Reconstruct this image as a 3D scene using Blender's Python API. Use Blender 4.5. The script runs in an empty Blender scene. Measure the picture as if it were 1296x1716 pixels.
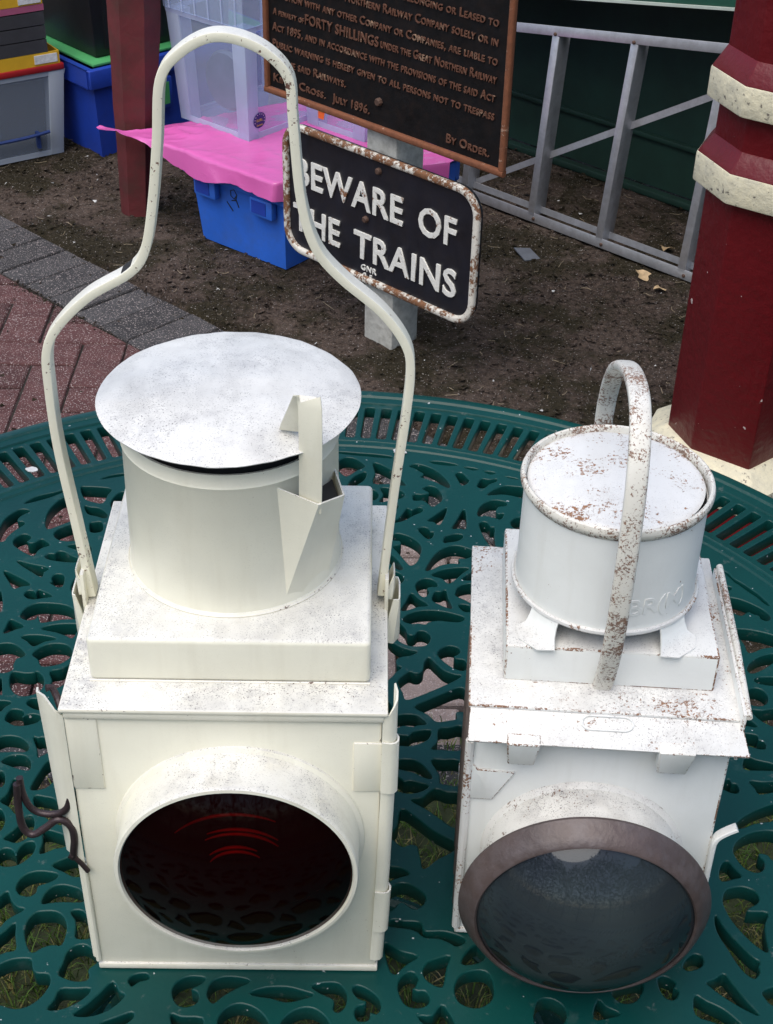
import bpy, bmesh, math, random
from mathutils import Vector, Matrix, noise
from math import sin, cos, pi, radians, hypot, atan2
random.seed(7)
S = bpy.context.scene
COL = S.collection

# ------------------------------------------------------------------ camera
cam_d = bpy.data.cameras.new('camera')
cam = bpy.data.objects.new('camera', cam_d)
COL.objects.link(cam)
PITCH, ROLL, EYE = radians(35.4), radians(1.5), 1.475
F = Vector((0, cos(PITCH), -sin(PITCH)))
R0 = Vector((1, 0, 0))
U0 = R0.cross(F)
CR = R0 * cos(ROLL) + U0 * sin(ROLL)
CU = -R0 * sin(ROLL) + U0 * cos(ROLL)
cam.matrix_world = Matrix(((CR.x, CU.x, -F.x, 0), (CR.y, CU.y, -F.y, 0), (CR.z, CU.z, -F.z, EYE), (0, 0, 0, 1)))
cam_d.sensor_fit = 'VERTICAL'
cam_d.sensor_height = 24.0
cam_d.lens = 24.0 * 2385 / 1716
cam_d.clip_start = 0.05
cam_d.clip_end = 500
S.camera = cam

# ------------------------------------------------------------------ sky and sun
SUN_EL, SUN_AZ = radians(64), radians(-150)     # azimuth from +Y, clockwise
w = bpy.data.worlds.new('World')
S.world = w
w.use_nodes = True
wn = w.node_tree
bg = wn.nodes['Background']
sky = wn.nodes.new('ShaderNodeTexSky')
sky.sky_type = 'NISHITA'
sky.sun_disc = False
sky.sun_elevation = SUN_EL
sky.sun_rotation = SUN_AZ
sky.air_density = 1.0
sky.dust_density = 2.0
sky.ozone_density = 1.0
wn.links.new(sky.outputs[0], bg.inputs[0])
bg.inputs[1].default_value = 0.12
sun_d = bpy.data.lights.new('sun', 'SUN')
sun_d.energy = 1.5
sun_d.angle = radians(60)
sun_d.color = (1.0, 0.95, 0.87)
sun = bpy.data.objects.new('sun', sun_d)
COL.objects.link(sun)
sdir = Vector((sin(SUN_AZ) * cos(SUN_EL), cos(SUN_AZ) * cos(SUN_EL), sin(SUN_EL)))
sun.rotation_euler = (-sdir).to_track_quat('-Z', 'Y').to_euler()
S.view_settings.view_transform = 'Standard'
S.view_settings.look = 'None'
S.view_settings.exposure = 0.92
S.view_settings.gamma = 1.0
S.cycles.use_denoising = True
S.cycles.max_bounces = 6
S.cycles.transparent_max_bounces = 16

# ------------------------------------------------------------------ helpers
class MB:
    """collects vertices and faces of one mesh"""
    def __init__(s):
        s.v = []; s.f = []
    def add(s, vs, fs):
        o = len(s.v); s.v += [tuple(q) for q in vs]; s.f += [tuple(i + o for i in f) for f in fs]; return s
    def box(s, x0, x1, y0, y1, z0, z1):
        return s.add([(x0,y0,z0),(x1,y0,z0),(x1,y1,z0),(x0,y1,z0),(x0,y0,z1),(x1,y0,z1),(x1,y1,z1),(x0,y1,z1)],
                     [(0,3,2,1),(4,5,6,7),(0,1,5,4),(1,2,6,5),(2,3,7,6),(3,0,4,7)])
    def hexa(s, b, t):
        """four bottom and four top corners"""
        return s.add(list(b) + list(t), [(0,3,2,1),(4,5,6,7),(0,1,5,4),(1,2,6,5),(2,3,7,6),(3,0,4,7)])
    def prism(s, poly, z0, z1, k0=1.0, k1=1.0, c=(0, 0)):
        n = len(poly)
        b = [(c[0]+(x-c[0])*k0, c[1]+(y-c[1])*k0, z0) for x, y in poly]
        t = [(c[0]+(x-c[0])*k1, c[1]+(y-c[1])*k1, z1) for x, y in poly]
        return s.add(b + t, [tuple(range(n))[::-1], tuple(range(n, 2*n))] + [(i, (i+1) % n, n+(i+1) % n, n+i) for i in range(n)])
    def lathe(s, prof, n=64, c=(0, 0, 0), axis='z', closed=False):
        vs = []
        for r, h in prof:
            for k in range(n):
                a = 2*pi*k/n
                if axis == 'z': vs.append((c[0]+r*cos(a), c[1]+r*sin(a), c[2]+h))
                else: vs.append((c[0]+r*cos(a), c[1]+h, c[2]-r*sin(a)))
        fs = []; m = len(prof)
        for i in range(m if closed else m-1):
            j = (i+1) % m
            for k in range(n):
                q = (k+1) % n
                fs.append((i*n+k, i*n+q, j*n+q, j*n+k))
        return s.add(vs, fs)
    def sweep(s, path, up, w, t, n=8, rnd=0.45, caps=True, taper=None, closed=False):
        """flat rounded bar along a path; w across 'up', t in the plane"""
        up = Vector(up); P = [Vector(p) for p in path]; vs = []; m = len(P)
        sec = []
        for k in range(n*2):
            a = 2*pi*(k+.5)/(n*2)
            cx, cy = cos(a), sin(a)
            e = rnd
            sec.append((math.copysign(abs(cx)**e, cx), math.copysign(abs(cy)**e, cy)))
        N = len(sec)
        for i in range(m):
            if closed: T = P[(i+1) % m]-P[i-1]
            else: T = P[min(i+1, m-1)]-P[max(i-1, 0)]
            T.normalize(); B = up - T*up.dot(T)
            if B.length < 1e-6: B = Vector((1, 0, 0))
            B.normalize(); Nn = T.cross(B)
            k = 1 if taper is None else taper(i/(m-1))
            for a, b in sec: vs.append(P[i] + B*(a*w/2*k) + Nn*(b*t/2*k))
        fs = []
        for i in range(m if closed else m-1):
            j = (i+1) % m
            for k in range(N):
                q = (k+1) % N
                fs.append((i*N+k, i*N+q, j*N+q, j*N+k))
        if caps and not closed:
            fs.append(tuple(range(N))[::-1]); fs.append(tuple(range((m-1)*N, m*N)))
        return s.add(vs, fs)
    def tube(s, path, r, n=8, taper=None, closed=False):
        P = [Vector(p) for p in path]
        d = (P[-1]-P[0]) if not closed else (P[1]-P[0])
        up = Vector((0.13, 0.97, 0.21)) if abs(d.normalized().y) < .8 else Vector((0.97, .1, .2))
        return s.sweep(P, up, 2*r, 2*r, max(3, n//2), 1.0, True, taper, closed)
    def mesh(s, name):
        me = bpy.data.meshes.new(name); me.from_pydata(s.v, [], s.f); me.update(); return me

def fixn(me):
    bm = bmesh.new(); bm.from_mesh(me); bmesh.ops.remove_doubles(bm, verts=bm.verts, dist=1e-6)
    bmesh.ops.recalc_face_normals(bm, faces=bm.faces); bm.to_mesh(me); bm.free()

def smooth_angle(me, deg=35):
    me.polygons.foreach_set('use_smooth', [True]*len(me.polygons))
    bm = bmesh.new(); bm.from_mesh(me); lim = radians(deg)
    for e in bm.edges:
        if len(e.link_faces) == 2: e.smooth = e.calc_face_angle(0) < lim
        else: e.smooth = False
    bm.to_mesh(me); bm.free()

def obj(name, mb, mat, parent=None, smooth=35, bevel=0, solid=0, seg=2, edge=None):
    me = mb if isinstance(mb, bpy.types.Mesh) else mb.mesh(name)
    fixn(me)
    if bevel:
        bm = bmesh.new(); bm.from_mesh(me)
        es = [e for e in bm.edges if len(e.link_faces) == 2 and e.calc_face_angle(0) > radians(25)]
        rb = bmesh.ops.bevel(bm, geom=es, offset=bevel, segments=seg, profile=.5, affect='EDGES', clamp_overlap=True)
        if edge:
            for f_ in rb['faces']: f_.material_index = 1
        bm.to_mesh(me); bm.free()
    if solid:
        bm = bmesh.new(); bm.from_mesh(me)
        bmesh.ops.solidify(bm, geom=bm.faces[:], thickness=solid)
        bm.to_mesh(me); bm.free(); fixn(me)
    if smooth: smooth_angle(me, smooth)
    if mat: me.materials.append(mat)
    if edge: me.materials.append(edge)
    o = bpy.data.objects.new(name, me); COL.objects.link(o)
    if parent: o.parent = parent
    return o

def thing(name, label, cat, loc=(0, 0, 0), rz=0.0, group=None):
    o = bpy.data.objects.new(name, None); COL.objects.link(o); o.empty_display_size = .05
    o.location = loc; o.rotation_euler = (0, 0, rz); o['label'] = label; o['category'] = cat
    if group: o['group'] = group
    return o

def tag(o, label, cat, group=None):
    o['label'] = label; o['category'] = cat
    if group: o['group'] = group
    return o

def kind(o, k):
    o['kind'] = k; return o

def text_mesh(body, size, extrude=.001, offset=0.0, align='LEFT', spacing=1.0, bevel=0.0, small=None):
    cu = bpy.data.curves.new('t', 'FONT'); cu.body = body; cu.size = size; cu.extrude = extrude
    cu.offset = offset; cu.align_x = align; cu.space_character = spacing; cu.bevel_depth = bevel; cu.resolution_u = 3
    if small:
        cu.small_caps_scale = small
        for i, ch in enumerate(body):
            if ch.islower(): cu.body_format[i].use_small_caps = True
    o = bpy.data.objects.new('t', cu); COL.objects.link(o)
    bpy.context.view_layer.update()
    dg = bpy.context.evaluated_depsgraph_get()
    me = bpy.data.meshes.new_from_object(o.evaluated_get(dg))
    bpy.data.objects.remove(o)
    return me

def fit_text(body, x0, x1, z0, h, depth=.0025, offset=0.0, small=None, y=0.0, spacing=1.0):
    """lettering standing in the local x-z plane, fronts facing -y"""
    me = text_mesh(body, 1.0, .5, offset, small=small, spacing=spacing)
    xs = [v.co.x for v in me.vertices]; ys = [v.co.y for v in me.vertices]
    a, b, c0, c1 = min(xs), max(xs), 0.0, max(ys)
    for v in me.vertices:
        X, Y, Z = v.co
        v.co = (x0 + (X-a)/(b-a)*(x1-x0), y - depth*(Z+.5), z0 + (Y-c0)/(c1-c0)*h)
    me.update(); return me

# ------------------------------------------------------------------ materials
class NT:
    def __init__(s, name):
        s.m = bpy.data.materials.new(name); s.m.use_nodes = True; s.t = s.m.node_tree
        s.p = s.t.nodes['Principled BSDF']; s.out = s.t.nodes['Material Output']
        s.tc = s.t.nodes.new('ShaderNodeTexCoord')
    def n(s, typ, **kw):
        q = s.t.nodes.new(typ)
        for k, v in kw.items(): setattr(q, k, v)
        return q
    def l(s, a, b): s.t.links.new(a, b)
    def noise(s, scale, detail=4, rough=.6, vec=None, dist=0):
        q = s.n('ShaderNodeTexNoise'); q.inputs['Scale'].default_value = scale; q.inputs['Detail'].default_value = detail
        q.inputs['Roughness'].default_value = rough; q.inputs['Distortion'].default_value = dist
        s.l(vec or s.tc.outputs['Object'], q.inputs['Vector']); return q.outputs[0]
    def ramp(s, fac, stops, interp='LINEAR'):
        q = s.n('ShaderNodeValToRGB'); q.color_ramp.interpolation = interp
        e = q.color_ramp.elements
        while len(e) < len(stops): e.new(.5)
        for i, (p, c) in enumerate(stops):
            e[i].position = p; e[i].color = (c, c, c, 1) if isinstance(c, (int, float)) else (*c, 1)
        s.l(fac, q.inputs[0]); return q.outputs[0]
    def mix(s, fac, a, b, mode='MIX'):
        q = s.n('ShaderNodeMix', data_type='RGBA', blend_type=mode)
        for inp, val in ((q.inputs[0], fac), (q.inputs[6], a), (q.inputs[7], b)):
            if hasattr(val, 'links'): s.l(val, inp)
            elif isinstance(val, (int, float)): inp.default_value = val
            else: inp.default_value = (*val, 1)
        return q.outputs[2]
    def math(s, op, a, b=0.0, clamp=False):
        q = s.n('ShaderNodeMath', operation=op, use_clamp=clamp)
        for inp, val in ((q.inputs[0], a), (q.inputs[1], b)):
            if hasattr(val, 'links'): s.l(val, inp)
            else: inp.default_value = val
        return q.outputs[0]
    def bump(s, h, strength=.3, dist=.002):
        q = s.n('ShaderNodeBump'); q.inputs['Strength'].default_value = strength; q.inputs['Distance'].default_value = dist
        s.l(h, q.inputs['Height']); s.l(q.outputs[0], s.p.inputs['Normal']); return q
    def set(s, **kw):
        for k, v in kw.items():
            i = s.p.inputs[k]
            if hasattr(v, 'links'): s.l(v, i)
            elif isinstance(v, tuple): i.default_value = (*v, 1)
            else: i.default_value = v
        return s.m

def enamel(name, base, rust=.5, speck=.5, grime=.3, cluster=8.0, fine=300.0, rough=.38, rustcol=(.20, .085, .035), topdim=.8, cw=.8, topdimcol=(.655, .645, .61)):
    """old painted tinplate: chips to rust, sooty level faces toned down against bright top light, faint stains"""
    t = NT(name)
    big = t.noise(cluster, 3, .65)
    fn = t.noise(fine, 3, .8)
    chip = t.math('MULTIPLY', t.math('ADD', fn, t.math('MULTIPLY', big, cw)), 1/(1+cw))
    lim = .70 - .24 * rust
    cm = t.ramp(chip, [(lim, 0.0), (lim + .022, 1.0)])
    g = t.n('ShaderNodeNewGeometry')
    sep = t.n('ShaderNodeSeparateXYZ'); t.l(g.outputs['Normal'], sep.inputs[0])
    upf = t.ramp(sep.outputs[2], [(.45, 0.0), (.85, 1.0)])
    sp = t.ramp(t.noise(1100, 3, .7), [(.575, 0.0), (.66, 1.0)])
    spm = t.ramp(t.math('ADD', t.noise(16, 3, .7), t.math('MULTIPLY', t.noise(70, 3, .7), .5)), [(.62, .0), (.95, 1.0)])
    sp2 = t.math('MULTIPLY', t.math('MULTIPLY', sp, t.math('ADD', spm, .12)), t.math('ADD', t.math('MULTIPLY', upf, speck), .07*speck), True)
    st = t.ramp(t.noise(7, 4, .7), [(.35, 0.0), (.75, 1.0)])
    c0 = t.mix(t.math('MULTIPLY', upf, topdim), base, topdimcol)  # level faces coloured greyer to offset the strong light on them
    c0 = t.mix(t.math('MULTIPLY', st, grime), c0, (base[0]*.70, base[1]*.68, base[2]*.64))
    mp = t.n('ShaderNodeMapping'); mp.inputs['Scale'].default_value = (1, 1, .12); t.l(t.tc.outputs['Object'], mp.inputs[0])
    sk = t.ramp(t.noise(55, 3, .7, mp.outputs[0]), [(.50, 0.0), (.78, 1.0)])
    c0 = t.mix(t.math('MULTIPLY', sk, grime*1.1), c0, (base[0]*.62, base[1]*.58, base[2]*.50))
    sm = t.math('MULTIPLY', t.math('MULTIPLY', t.ramp(t.noise(60, 4, .75), [(.45, 0.0), (.75, 1.0)]), t.math('MULTIPLY', upf, spm)), .75*speck, True)
    c0 = t.mix(sm, c0, (.30, .295, .30))
    smp = t.n('ShaderNodeMapping'); smp.inputs['Scale'].default_value = (1, .45, 1); smp.inputs['Rotation'].default_value = (0, 0, .6); t.l(t.tc.outputs['Object'], smp.inputs[0])
    sme = t.math('MULTIPLY', t.ramp(t.noise(22, 4, .68, smp.outputs[0]), [(.47, 0.0), (.70, 1.0)]), t.math('ADD', t.math('MULTIPLY', upf, .42), .07), True)
    c0 = t.mix(t.math('MULTIPLY', sme, min(1, speck)), c0, (.36, .35, .33))
    c1 = t.mix(sp2, c0, (.09, .08, .08))
    rc = t.mix(t.noise(190, 2, .7), tuple(min(1, q*1.5) for q in rustcol), (rustcol[0]*.35, rustcol[1]*.33, rustcol[2]*.45))
    c2 = t.mix(cm, c1, rc)
    rg = t.math('ADD', t.math('MULTIPLY', cm, .45), t.math('ADD', rough, t.math('MULTIPLY', st, .12)), True)
    t.set(**{'Base Color': c2, 'Roughness': rg, 'Specular IOR Level': .45})
    hh = t.math('SUBTRACT', t.math('MULTIPLY', t.noise(240, 2, .6), .25), t.math('MULTIPLY', cm, .6))
    hh = t.math('ADD', hh, t.math('MULTIPLY', t.noise(17, 2, .5), 2.6))
    t.bump(hh, .35, .0012)
    return t.m

def plain(name, col, rough=.5, metal=0.0, var=.25, scale=12, bump=.15, bscale=120, spec=.5, dirt=0.0, dirtcol=(.08, .06, .05)):
    t = NT(name)
    n1 = t.noise(scale, 5, .65)
    c = t.mix(t.ramp(n1, [(.3, 0.0), (.7, 1.0)]), tuple(q*(1-var) for q in col), tuple(min(1, q*(1+var)) for q in col))
    if dirt:
        c = t.mix(t.math('MULTIPLY', t.ramp(t.noise(scale*2.3, 6, .7), [(.45, 0.0), (.7, 1.0)]), dirt), c, dirtcol)
    t.set(**{'Base Color': c, 'Roughness': rough, 'Metallic': metal, 'Specular IOR Level': spec})
    if bump: t.bump(t.noise(bscale, 4, .6), bump, .002)
    return t.m

# ---- material set
M = {}
M['cream'] = enamel('cream_enamel', (.81, .79, .655), rust=.16, speck=1.3, grime=.20, cluster=7, rough=.34)
M['cream_edge'] = enamel('cream_enamel_worn_edge', (.78, .75, .62), rust=.42, speck=.5, grime=.2, cluster=22, fine=380, rustcol=(.13, .07, .05))
M['cream_lid'] = enamel('cream_enamel_lid', (.76, .755, .72), rust=.10, speck=1.0, grime=.10, cluster=7, rough=.36)
M['white'] = enamel('white_enamel', (.78, .80, .775), rust=.27, speck=.85, grime=.18, cluster=9, rough=.38)
M['white_edge'] = enamel('white_enamel_worn_edge', (.74, .74, .70), rust=.78, speck=.3, grime=.2, cluster=26, fine=520, rustcol=(.21, .11, .06))
M['white_lid'] = enamel('white_enamel_lid', (.80, .82, .83), rust=.62, speck=.45, grime=.10, cluster=22, fine=420, rough=.4, cw=1.1, rustcol=(.27, .14, .07))
M['white_worn'] = enamel('white_enamel_worn', (.70, .705, .69), rust=.53, speck=1.1, grime=.25, cluster=24, fine=420, cw=.9, rustcol=(.25, .14, .08))
M['white_rim'] = enamel('white_enamel_rusted', (.72, .70, .63), rust=.74, speck=.4, grime=.35, cluster=38, fine=620, rustcol=(.24, .15, .10), cw=.8, topdim=.3)
M['cream_grimy'] = enamel('cream_enamel_grimy', (.79, .77, .65), rust=.30, speck=1.6, grime=.34, cluster=15, fine=380, rustcol=(.12, .07, .05))
M['white_tube'] = enamel('white_enamel_scuffed', (.72, .72, .69), rust=.60, speck=1.4, grime=.4, cluster=17, fine=420, cw=1.0, rustcol=(.20, .13, .09))
M['cream_handle'] = enamel('cream_enamel_handle', (.80, .775, .63), rust=.36, speck=.4, grime=.15, cluster=16, fine=300, rustcol=(.15, .075, .05))
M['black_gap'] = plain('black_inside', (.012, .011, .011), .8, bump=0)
M['iron'] = plain('rusty_iron', (.040, .026, .028), .42, .35, .4, 40, .3, 160)
M['bezel'] = plain('bronzed_bezel', (.070, .050, .046), .45, .1, .3, 22, .3, 160, dirt=.5, dirtcol=(.12, .105, .11))
M['rib'] = plain('grey_brown_rib', (.13, .10, .09), .6, 0, .35, 60, .3, 140)

t = NT('green_cast_iron')
wear = t.ramp(t.noise(26, 8, .72), [(.60, 0.0), (.70, 1.0)])
dull = t.ramp(t.noise(5, 4, .6), [(.35, 0.0), (.7, 1.0)])
fleck = t.ramp(t.noise(190, 2, .5), [(.735, 0.0), (.755, 1.0)])
c = t.mix(dull, (.002, .034, .031), (.003, .050, .044))
c = t.mix(t.math('MULTIPLY', wear, .40), c, (.045, .085, .080))
gr = t.ramp(t.noise(70, 5, .75), [(.62, 0.0), (.70, 1.0)])
c = t.mix(t.math('MULTIPLY', gr, .30), c, (.16, .17, .16))
c = t.mix(t.math('MULTIPLY', fleck, .8), c, (.45, .46, .46))
t.set(**{'Base Color': c, 'Roughness': t.math('ADD', t.math('MULTIPLY', wear, .25), .33), 'Specular IOR Level': .25})
t.bump(t.math('ADD', t.noise(60, 4, .6), t.math('MULTIPLY', t.noise(300, 2, .5), .3)), .25, .0015)
M['green'] = t.m

t = NT('dark_red_gloss_paint')
ob = t.noise(9, 4, .6)
chips = t.ramp(t.noise(55, 3, .6), [(.72, 0.0), (.735, 1.0)])
c = t.mix(ob, (.085, .003, .006), (.125, .005, .008))
c = t.mix(chips, c, (.55, .45, .42))
t.set(**{'Base Color': c, 'Roughness': .42, 'Specular IOR Level': .35})
t.bump(t.math('ADD', t.noise(12, 3, .6), t.math('MULTIPLY', t.noise(55, 3, .6), .5)), .6, .006)
M['red'] = t.m
M['red_wood'] = plain('red_stained_timber', (.105, .016, .018), .6, 0, .35, 9, .5, 60, dirt=.5, dirtcol=(.055, .03, .02))
t = NT('cream_masonry_paint')
c = t.mix(t.ramp(t.noise(30, 6, .7), [(.35, 0.0), (.7, 1.0)]), (.66, .60, .42), (.46, .43, .33))
c = t.mix(t.ramp(t.noise(120, 3, .6), [(.62, 0.0), (.68, 1.0)]), c, (.16, .14, .11))
t.set(**{'Base Color': c, 'Roughness': .7})
t.bump(t.noise(70, 5, .65), .6, .004)
M['cream_mason'] = t.m

t = NT('earth')
n1 = t.noise(2.6, 5, .65); n2 = t.noise(70, 6, .8); n3 = t.noise(3.6, 7, .74)
c = t.mix(t.ramp(n2, [(.34, 0.0), (.66, 1.0)]), (.012, .008, .006), (.160, .116, .092))
c = t.mix(t.math('MULTIPLY', t.ramp(n1, [(.46, 0.0), (.66, 1.0)]), .55), c, (.20, .150, .122))
c = t.mix(t.math('MULTIPLY', t.ramp(n3, [(.46, 0.0), (.55, 1.0)]), .88), c, t.mix(n2, (.012, .010, .005), (.055, .045, .020)))
c = t.mix(t.ramp(t.noise(230, 2, .5), [(.66, 0.0), (.70, 1.0)]), c, (.42, .38, .35))
t.set(**{'Base Color': c, 'Roughness': .95, 'Specular IOR Level': .2})
t.bump(t.math('ADD', t.noise(45, 6, .75), t.math('MULTIPLY', t.noise(170, 4, .7), .6)), 1.0, .022)
M['earth'] = t.m

def paver_mat(name, a, b):
    t = NT(name)
    oi = t.n('ShaderNodeObjectInfo')
    gc = t.n('ShaderNodeNewGeometry')
    n1 = t.noise(22, 6, .7, gc.outputs['Position'])
    c = t.mix(t.ramp(n1, [(.3, 0.0), (.7, 1.0)]), a, b)
    v = t.n('ShaderNodeHueSaturation'); t.l(c, v.inputs['Color'])
    t.l(t.math('ADD', t.math('MULTIPLY', oi.outputs['Random'], .5), .72), v.inputs['Value'])
    sp = t.ramp(t.noise(330, 2, .5, gc.outputs['Position']), [(.60, 0.0), (.64, 1.0)])
    c2 = t.mix(t.math('MULTIPLY', sp, .7), v.outputs[0], (.42, .36, .34))
    moss = t.ramp(t.noise(12, 5, .7, gc.outputs['Position']), [(.62, 0.0), (.72, 1.0)])
    c2 = t.mix(t.math('MULTIPLY', moss, .35), c2, (.05, .045, .03))
    t.set(**{'Base Color': c2, 'Roughness': .9, 'Specular IOR Level': .25})
    t.bump(t.math('ADD', t.noise(300, 3, .6, gc.outputs['Position']), t.math('MULTIPLY', n1, .6)), .7, .003)
    return t.m
M['paver_red'] = paver_mat('red_paver', (.056, .024, .024), (.100, .046, .044))
M['paver_grey'] = paver_mat('grey_paver', (.030, .029, .031), (.062, .060, .060))
M['paver_tan'] = paver_mat('dusty_paver', (.17, .13, .115), (.25, .195, .175))

t = NT('grass_blade')
oi = t.n('ShaderNodeNewGeometry')
gn = t.noise(35, 3, .6, oi.outputs['Position'])
c = t.ramp(gn, [(.30, (.035, .085, .012)), (.48, (.07, .13, .02)), (.58, (.13, .125, .035)), (.70, (.28, .21, .10))])
t.set(**{'Base Color': c, 'Roughness': .75, 'Specular IOR Level': .2})
M['grass'] = t.m
M['lawn'] = plain('lawn_soil', (.030, .038, .012), .95, 0, .5, 30, .8, 80)
M['straw'] = plain('dry_straw', (.30, .24, .16), .9, 0, .4, 60, 0)
M['white_bit'] = plain('pale_debris', (.45, .45, .44), .7, 0, .3, 50, 0)
M['leaf_dry'] = plain('dry_leaf', (.42, .30, .17), .75, 0, .25, 60, .2)
M['slate'] = plain('slate_shard', (.10, .11, .13), .6, 0, .2, 40, .3)
M['alu'] = plain('aluminium', (.50, .51, .54), .42, .65, .14, 30, .06, 300, dirt=.25, dirtcol=(.25, .24, .24))
M['bolt'] = plain('rusty_bolt', (.09, .05, .035), .7, .2, .3, 80, .3)
M['dkgreen'] = plain('dark_green_panel', (.010, .060, .038), .45, 0, .25, 4, .1, 60)
M['dkgreen2'] = plain('dark_green_low_panel', (.008, .032, .022), .6, 0, .35, 5, .2, 60)
M['pale_strip'] = plain('pale_edge_highlight', (.42, .48, .42), .5, 0, .1, 20, 0)
M['post_white'] = plain('weathered_white_timber', (.52, .51, .46), .85, 0, .2, 20, .5, 90, dirt=.55, dirtcol=(.17, .16, .13))
M['sign_black'] = plain('blue_black_sign_enamel', (.007, .008, .013), .38, 0, .5, 14, .25, 60, dirt=.35, dirtcol=(.022, .017, .015))
M['sign_brown'] = plain('brown_black_cast_iron', (.005, .0045, .005), .6, 0, .6, 18, .4, 70, spec=.2, dirt=.45, dirtcol=(.018, .010, .007))

def flaking(name, paint, rust, amount, scale=55, cl=7):
    t = NT(name)
    a = t.math('ADD', t.noise(scale, 6, .75), t.math('MULTIPLY', t.noise(cl, 3, .6), .6))
    m = t.ramp(a, [(amount, 0.0), (amount+.06, 1.0)])
    rc = t.mix(t.noise(90, 5, .7), rust, tuple(q*.28 for q in rust))
    c = t.mix(m, paint, rc)
    t.set(**{'Base Color': c, 'Roughness': t.math('ADD', .5, t.math('MULTIPLY', m, .35))})
    t.bump(t.math('SUBTRACT', t.noise(130, 4, .6), m), .5, .002)
    return t.m
M['flake_white'] = flaking('flaking_white_letters', (.66, .65, .60), (.30, .125, .05), .90)
M['flake_frame'] = flaking('flaking_white_border', (.60, .57, .50), (.26, .115, .05), .76, 60, 5)
M['rust_frame'] = flaking('rusted_border', (.36, .22, .15), (.25, .085, .035), .60, 60, 6)
M['rust_letter'] = flaking('rusted_letters', (.25, .155, .10), (.155, .060, .032), .66, 60, 14)

def clear_plastic(name, col, alpha, rough=.25):
    t = NT(name)
    tr = t.n('ShaderNodeBsdfTransparent'); tr.inputs[0].default_value = (.86, .89, .95, 1)
    t.set(**{'Base Color': col, 'Roughness': rough, 'Specular IOR Level': .5})
    mx = t.n('ShaderNodeMixShader')
    f = t.math('ADD', t.math('MULTIPLY', t.noise(6, 3, .6), .12), alpha-.06, True)
    t.l(f, mx.inputs[0]); t.l(tr.outputs[0], mx.inputs[1]); t.l(t.p.outputs[0], mx.inputs[2])
    t.l(mx.outputs[0], t.out.inputs[0]); return t.m
M['clear'] = clear_plastic('clear_box_plastic', (.58, .68, .86), .27)
M['clear_rib'] = clear_plastic('clear_box_plastic_edges', (.66, .75, .90), .42)
M['clear_grey'] = clear_plastic('grey_clear_box_plastic', (.30, .35, .43), .42)
M['clear_grey_rib'] = clear_plastic('grey_clear_box_edges', (.50, .55, .62), .60)
M['blue'] = plain('blue_crate_plastic', (.025, .13, .58), .45, 0, .12, 8, .08, 90, dirt=.3, dirtcol=(.06, .09, .20))
M['blue_dk'] = plain('deep_blue_crate_plastic', (.012, .045, .33), .45, 0, .15, 8, .08, 90, dirt=.25, dirtcol=(.02, .025, .08))
M['green_lid'] = plain('green_crate_lid', (.06, .30, .10), .5, 0, .15, 10, .05)
M['black_pl'] = plain('black_plastic', (.010, .010, .012), .45, 0, .3, 10, .1)
M['dark_tray'] = plain('dark_grey_tray', (.042, .042, .047), .55, 0, .2, 20, .1)
M['yellow'] = plain('yellow_tray', (.62, .36, .02), .5, 0, .1, 20, .05)
M['red_lid'] = plain('red_lid_plastic', (.33, .012, .014), .45, 0, .1, 20, .05)
M['mauve'] = plain('mauve_tray', (.36, .09, .17), .5, 0, .1, 20, .05)
M['paper'] = plain('paper_label', (.62, .62, .62), .8, 0, .3, 60, 0)
M['handle_blue'] = plain('navy_clip_handle', (.015, .035, .14), .45, 0, .15, 20, 0)
M['sticker_blue'] = plain('navy_sticker', (.012, .02, .16), .4, 0, .05, 20, 0)
M['sticker_yellow'] = plain('yellow_print', (.75, .58, .05), .5, 0, .05, 20, 0)
M['sticker_white'] = plain('white_print', (.75, .76, .78), .5, 0, .05, 20, 0)
M['sticker_orange'] = plain('orange_print', (.75, .16, .02), .5, 0, .1, 20, 0)
M['ink'] = plain('black_marker_ink', (.01, .01, .012), .6, 0, .1, 20, 0)
M['dim_thing'] = plain('dim_dark_plastic', (.09, .11, .17), .5, 0, .2, 20, 0)
t = NT('pink_plastic_sheet')
c = t.mix(t.noise(5, 4, .6), (.52, .08, .31), (.62, .14, .40))
t.set(**{'Base Color': c, 'Roughness': .22, 'Specular IOR Level': .6})
t.bump(t.math('ADD', t.noise(22, 5, .7), t.math('MULTIPLY', t.ramp(t.noise(14, 3, .6, dist=1.5), [(.485, 0.0), (.5, 1.0), (.515, 0.0)]), .25)), .16, .006)
M['pink'] = t.m
M['foliage'] = plain('hedge_leaf', (.035, .06, .02), .6, 0, .45, 3, 0)
M['bark'] = plain('hedge_stem', (.06, .045, .03), .9, 0, .3, 10, .3)

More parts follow.
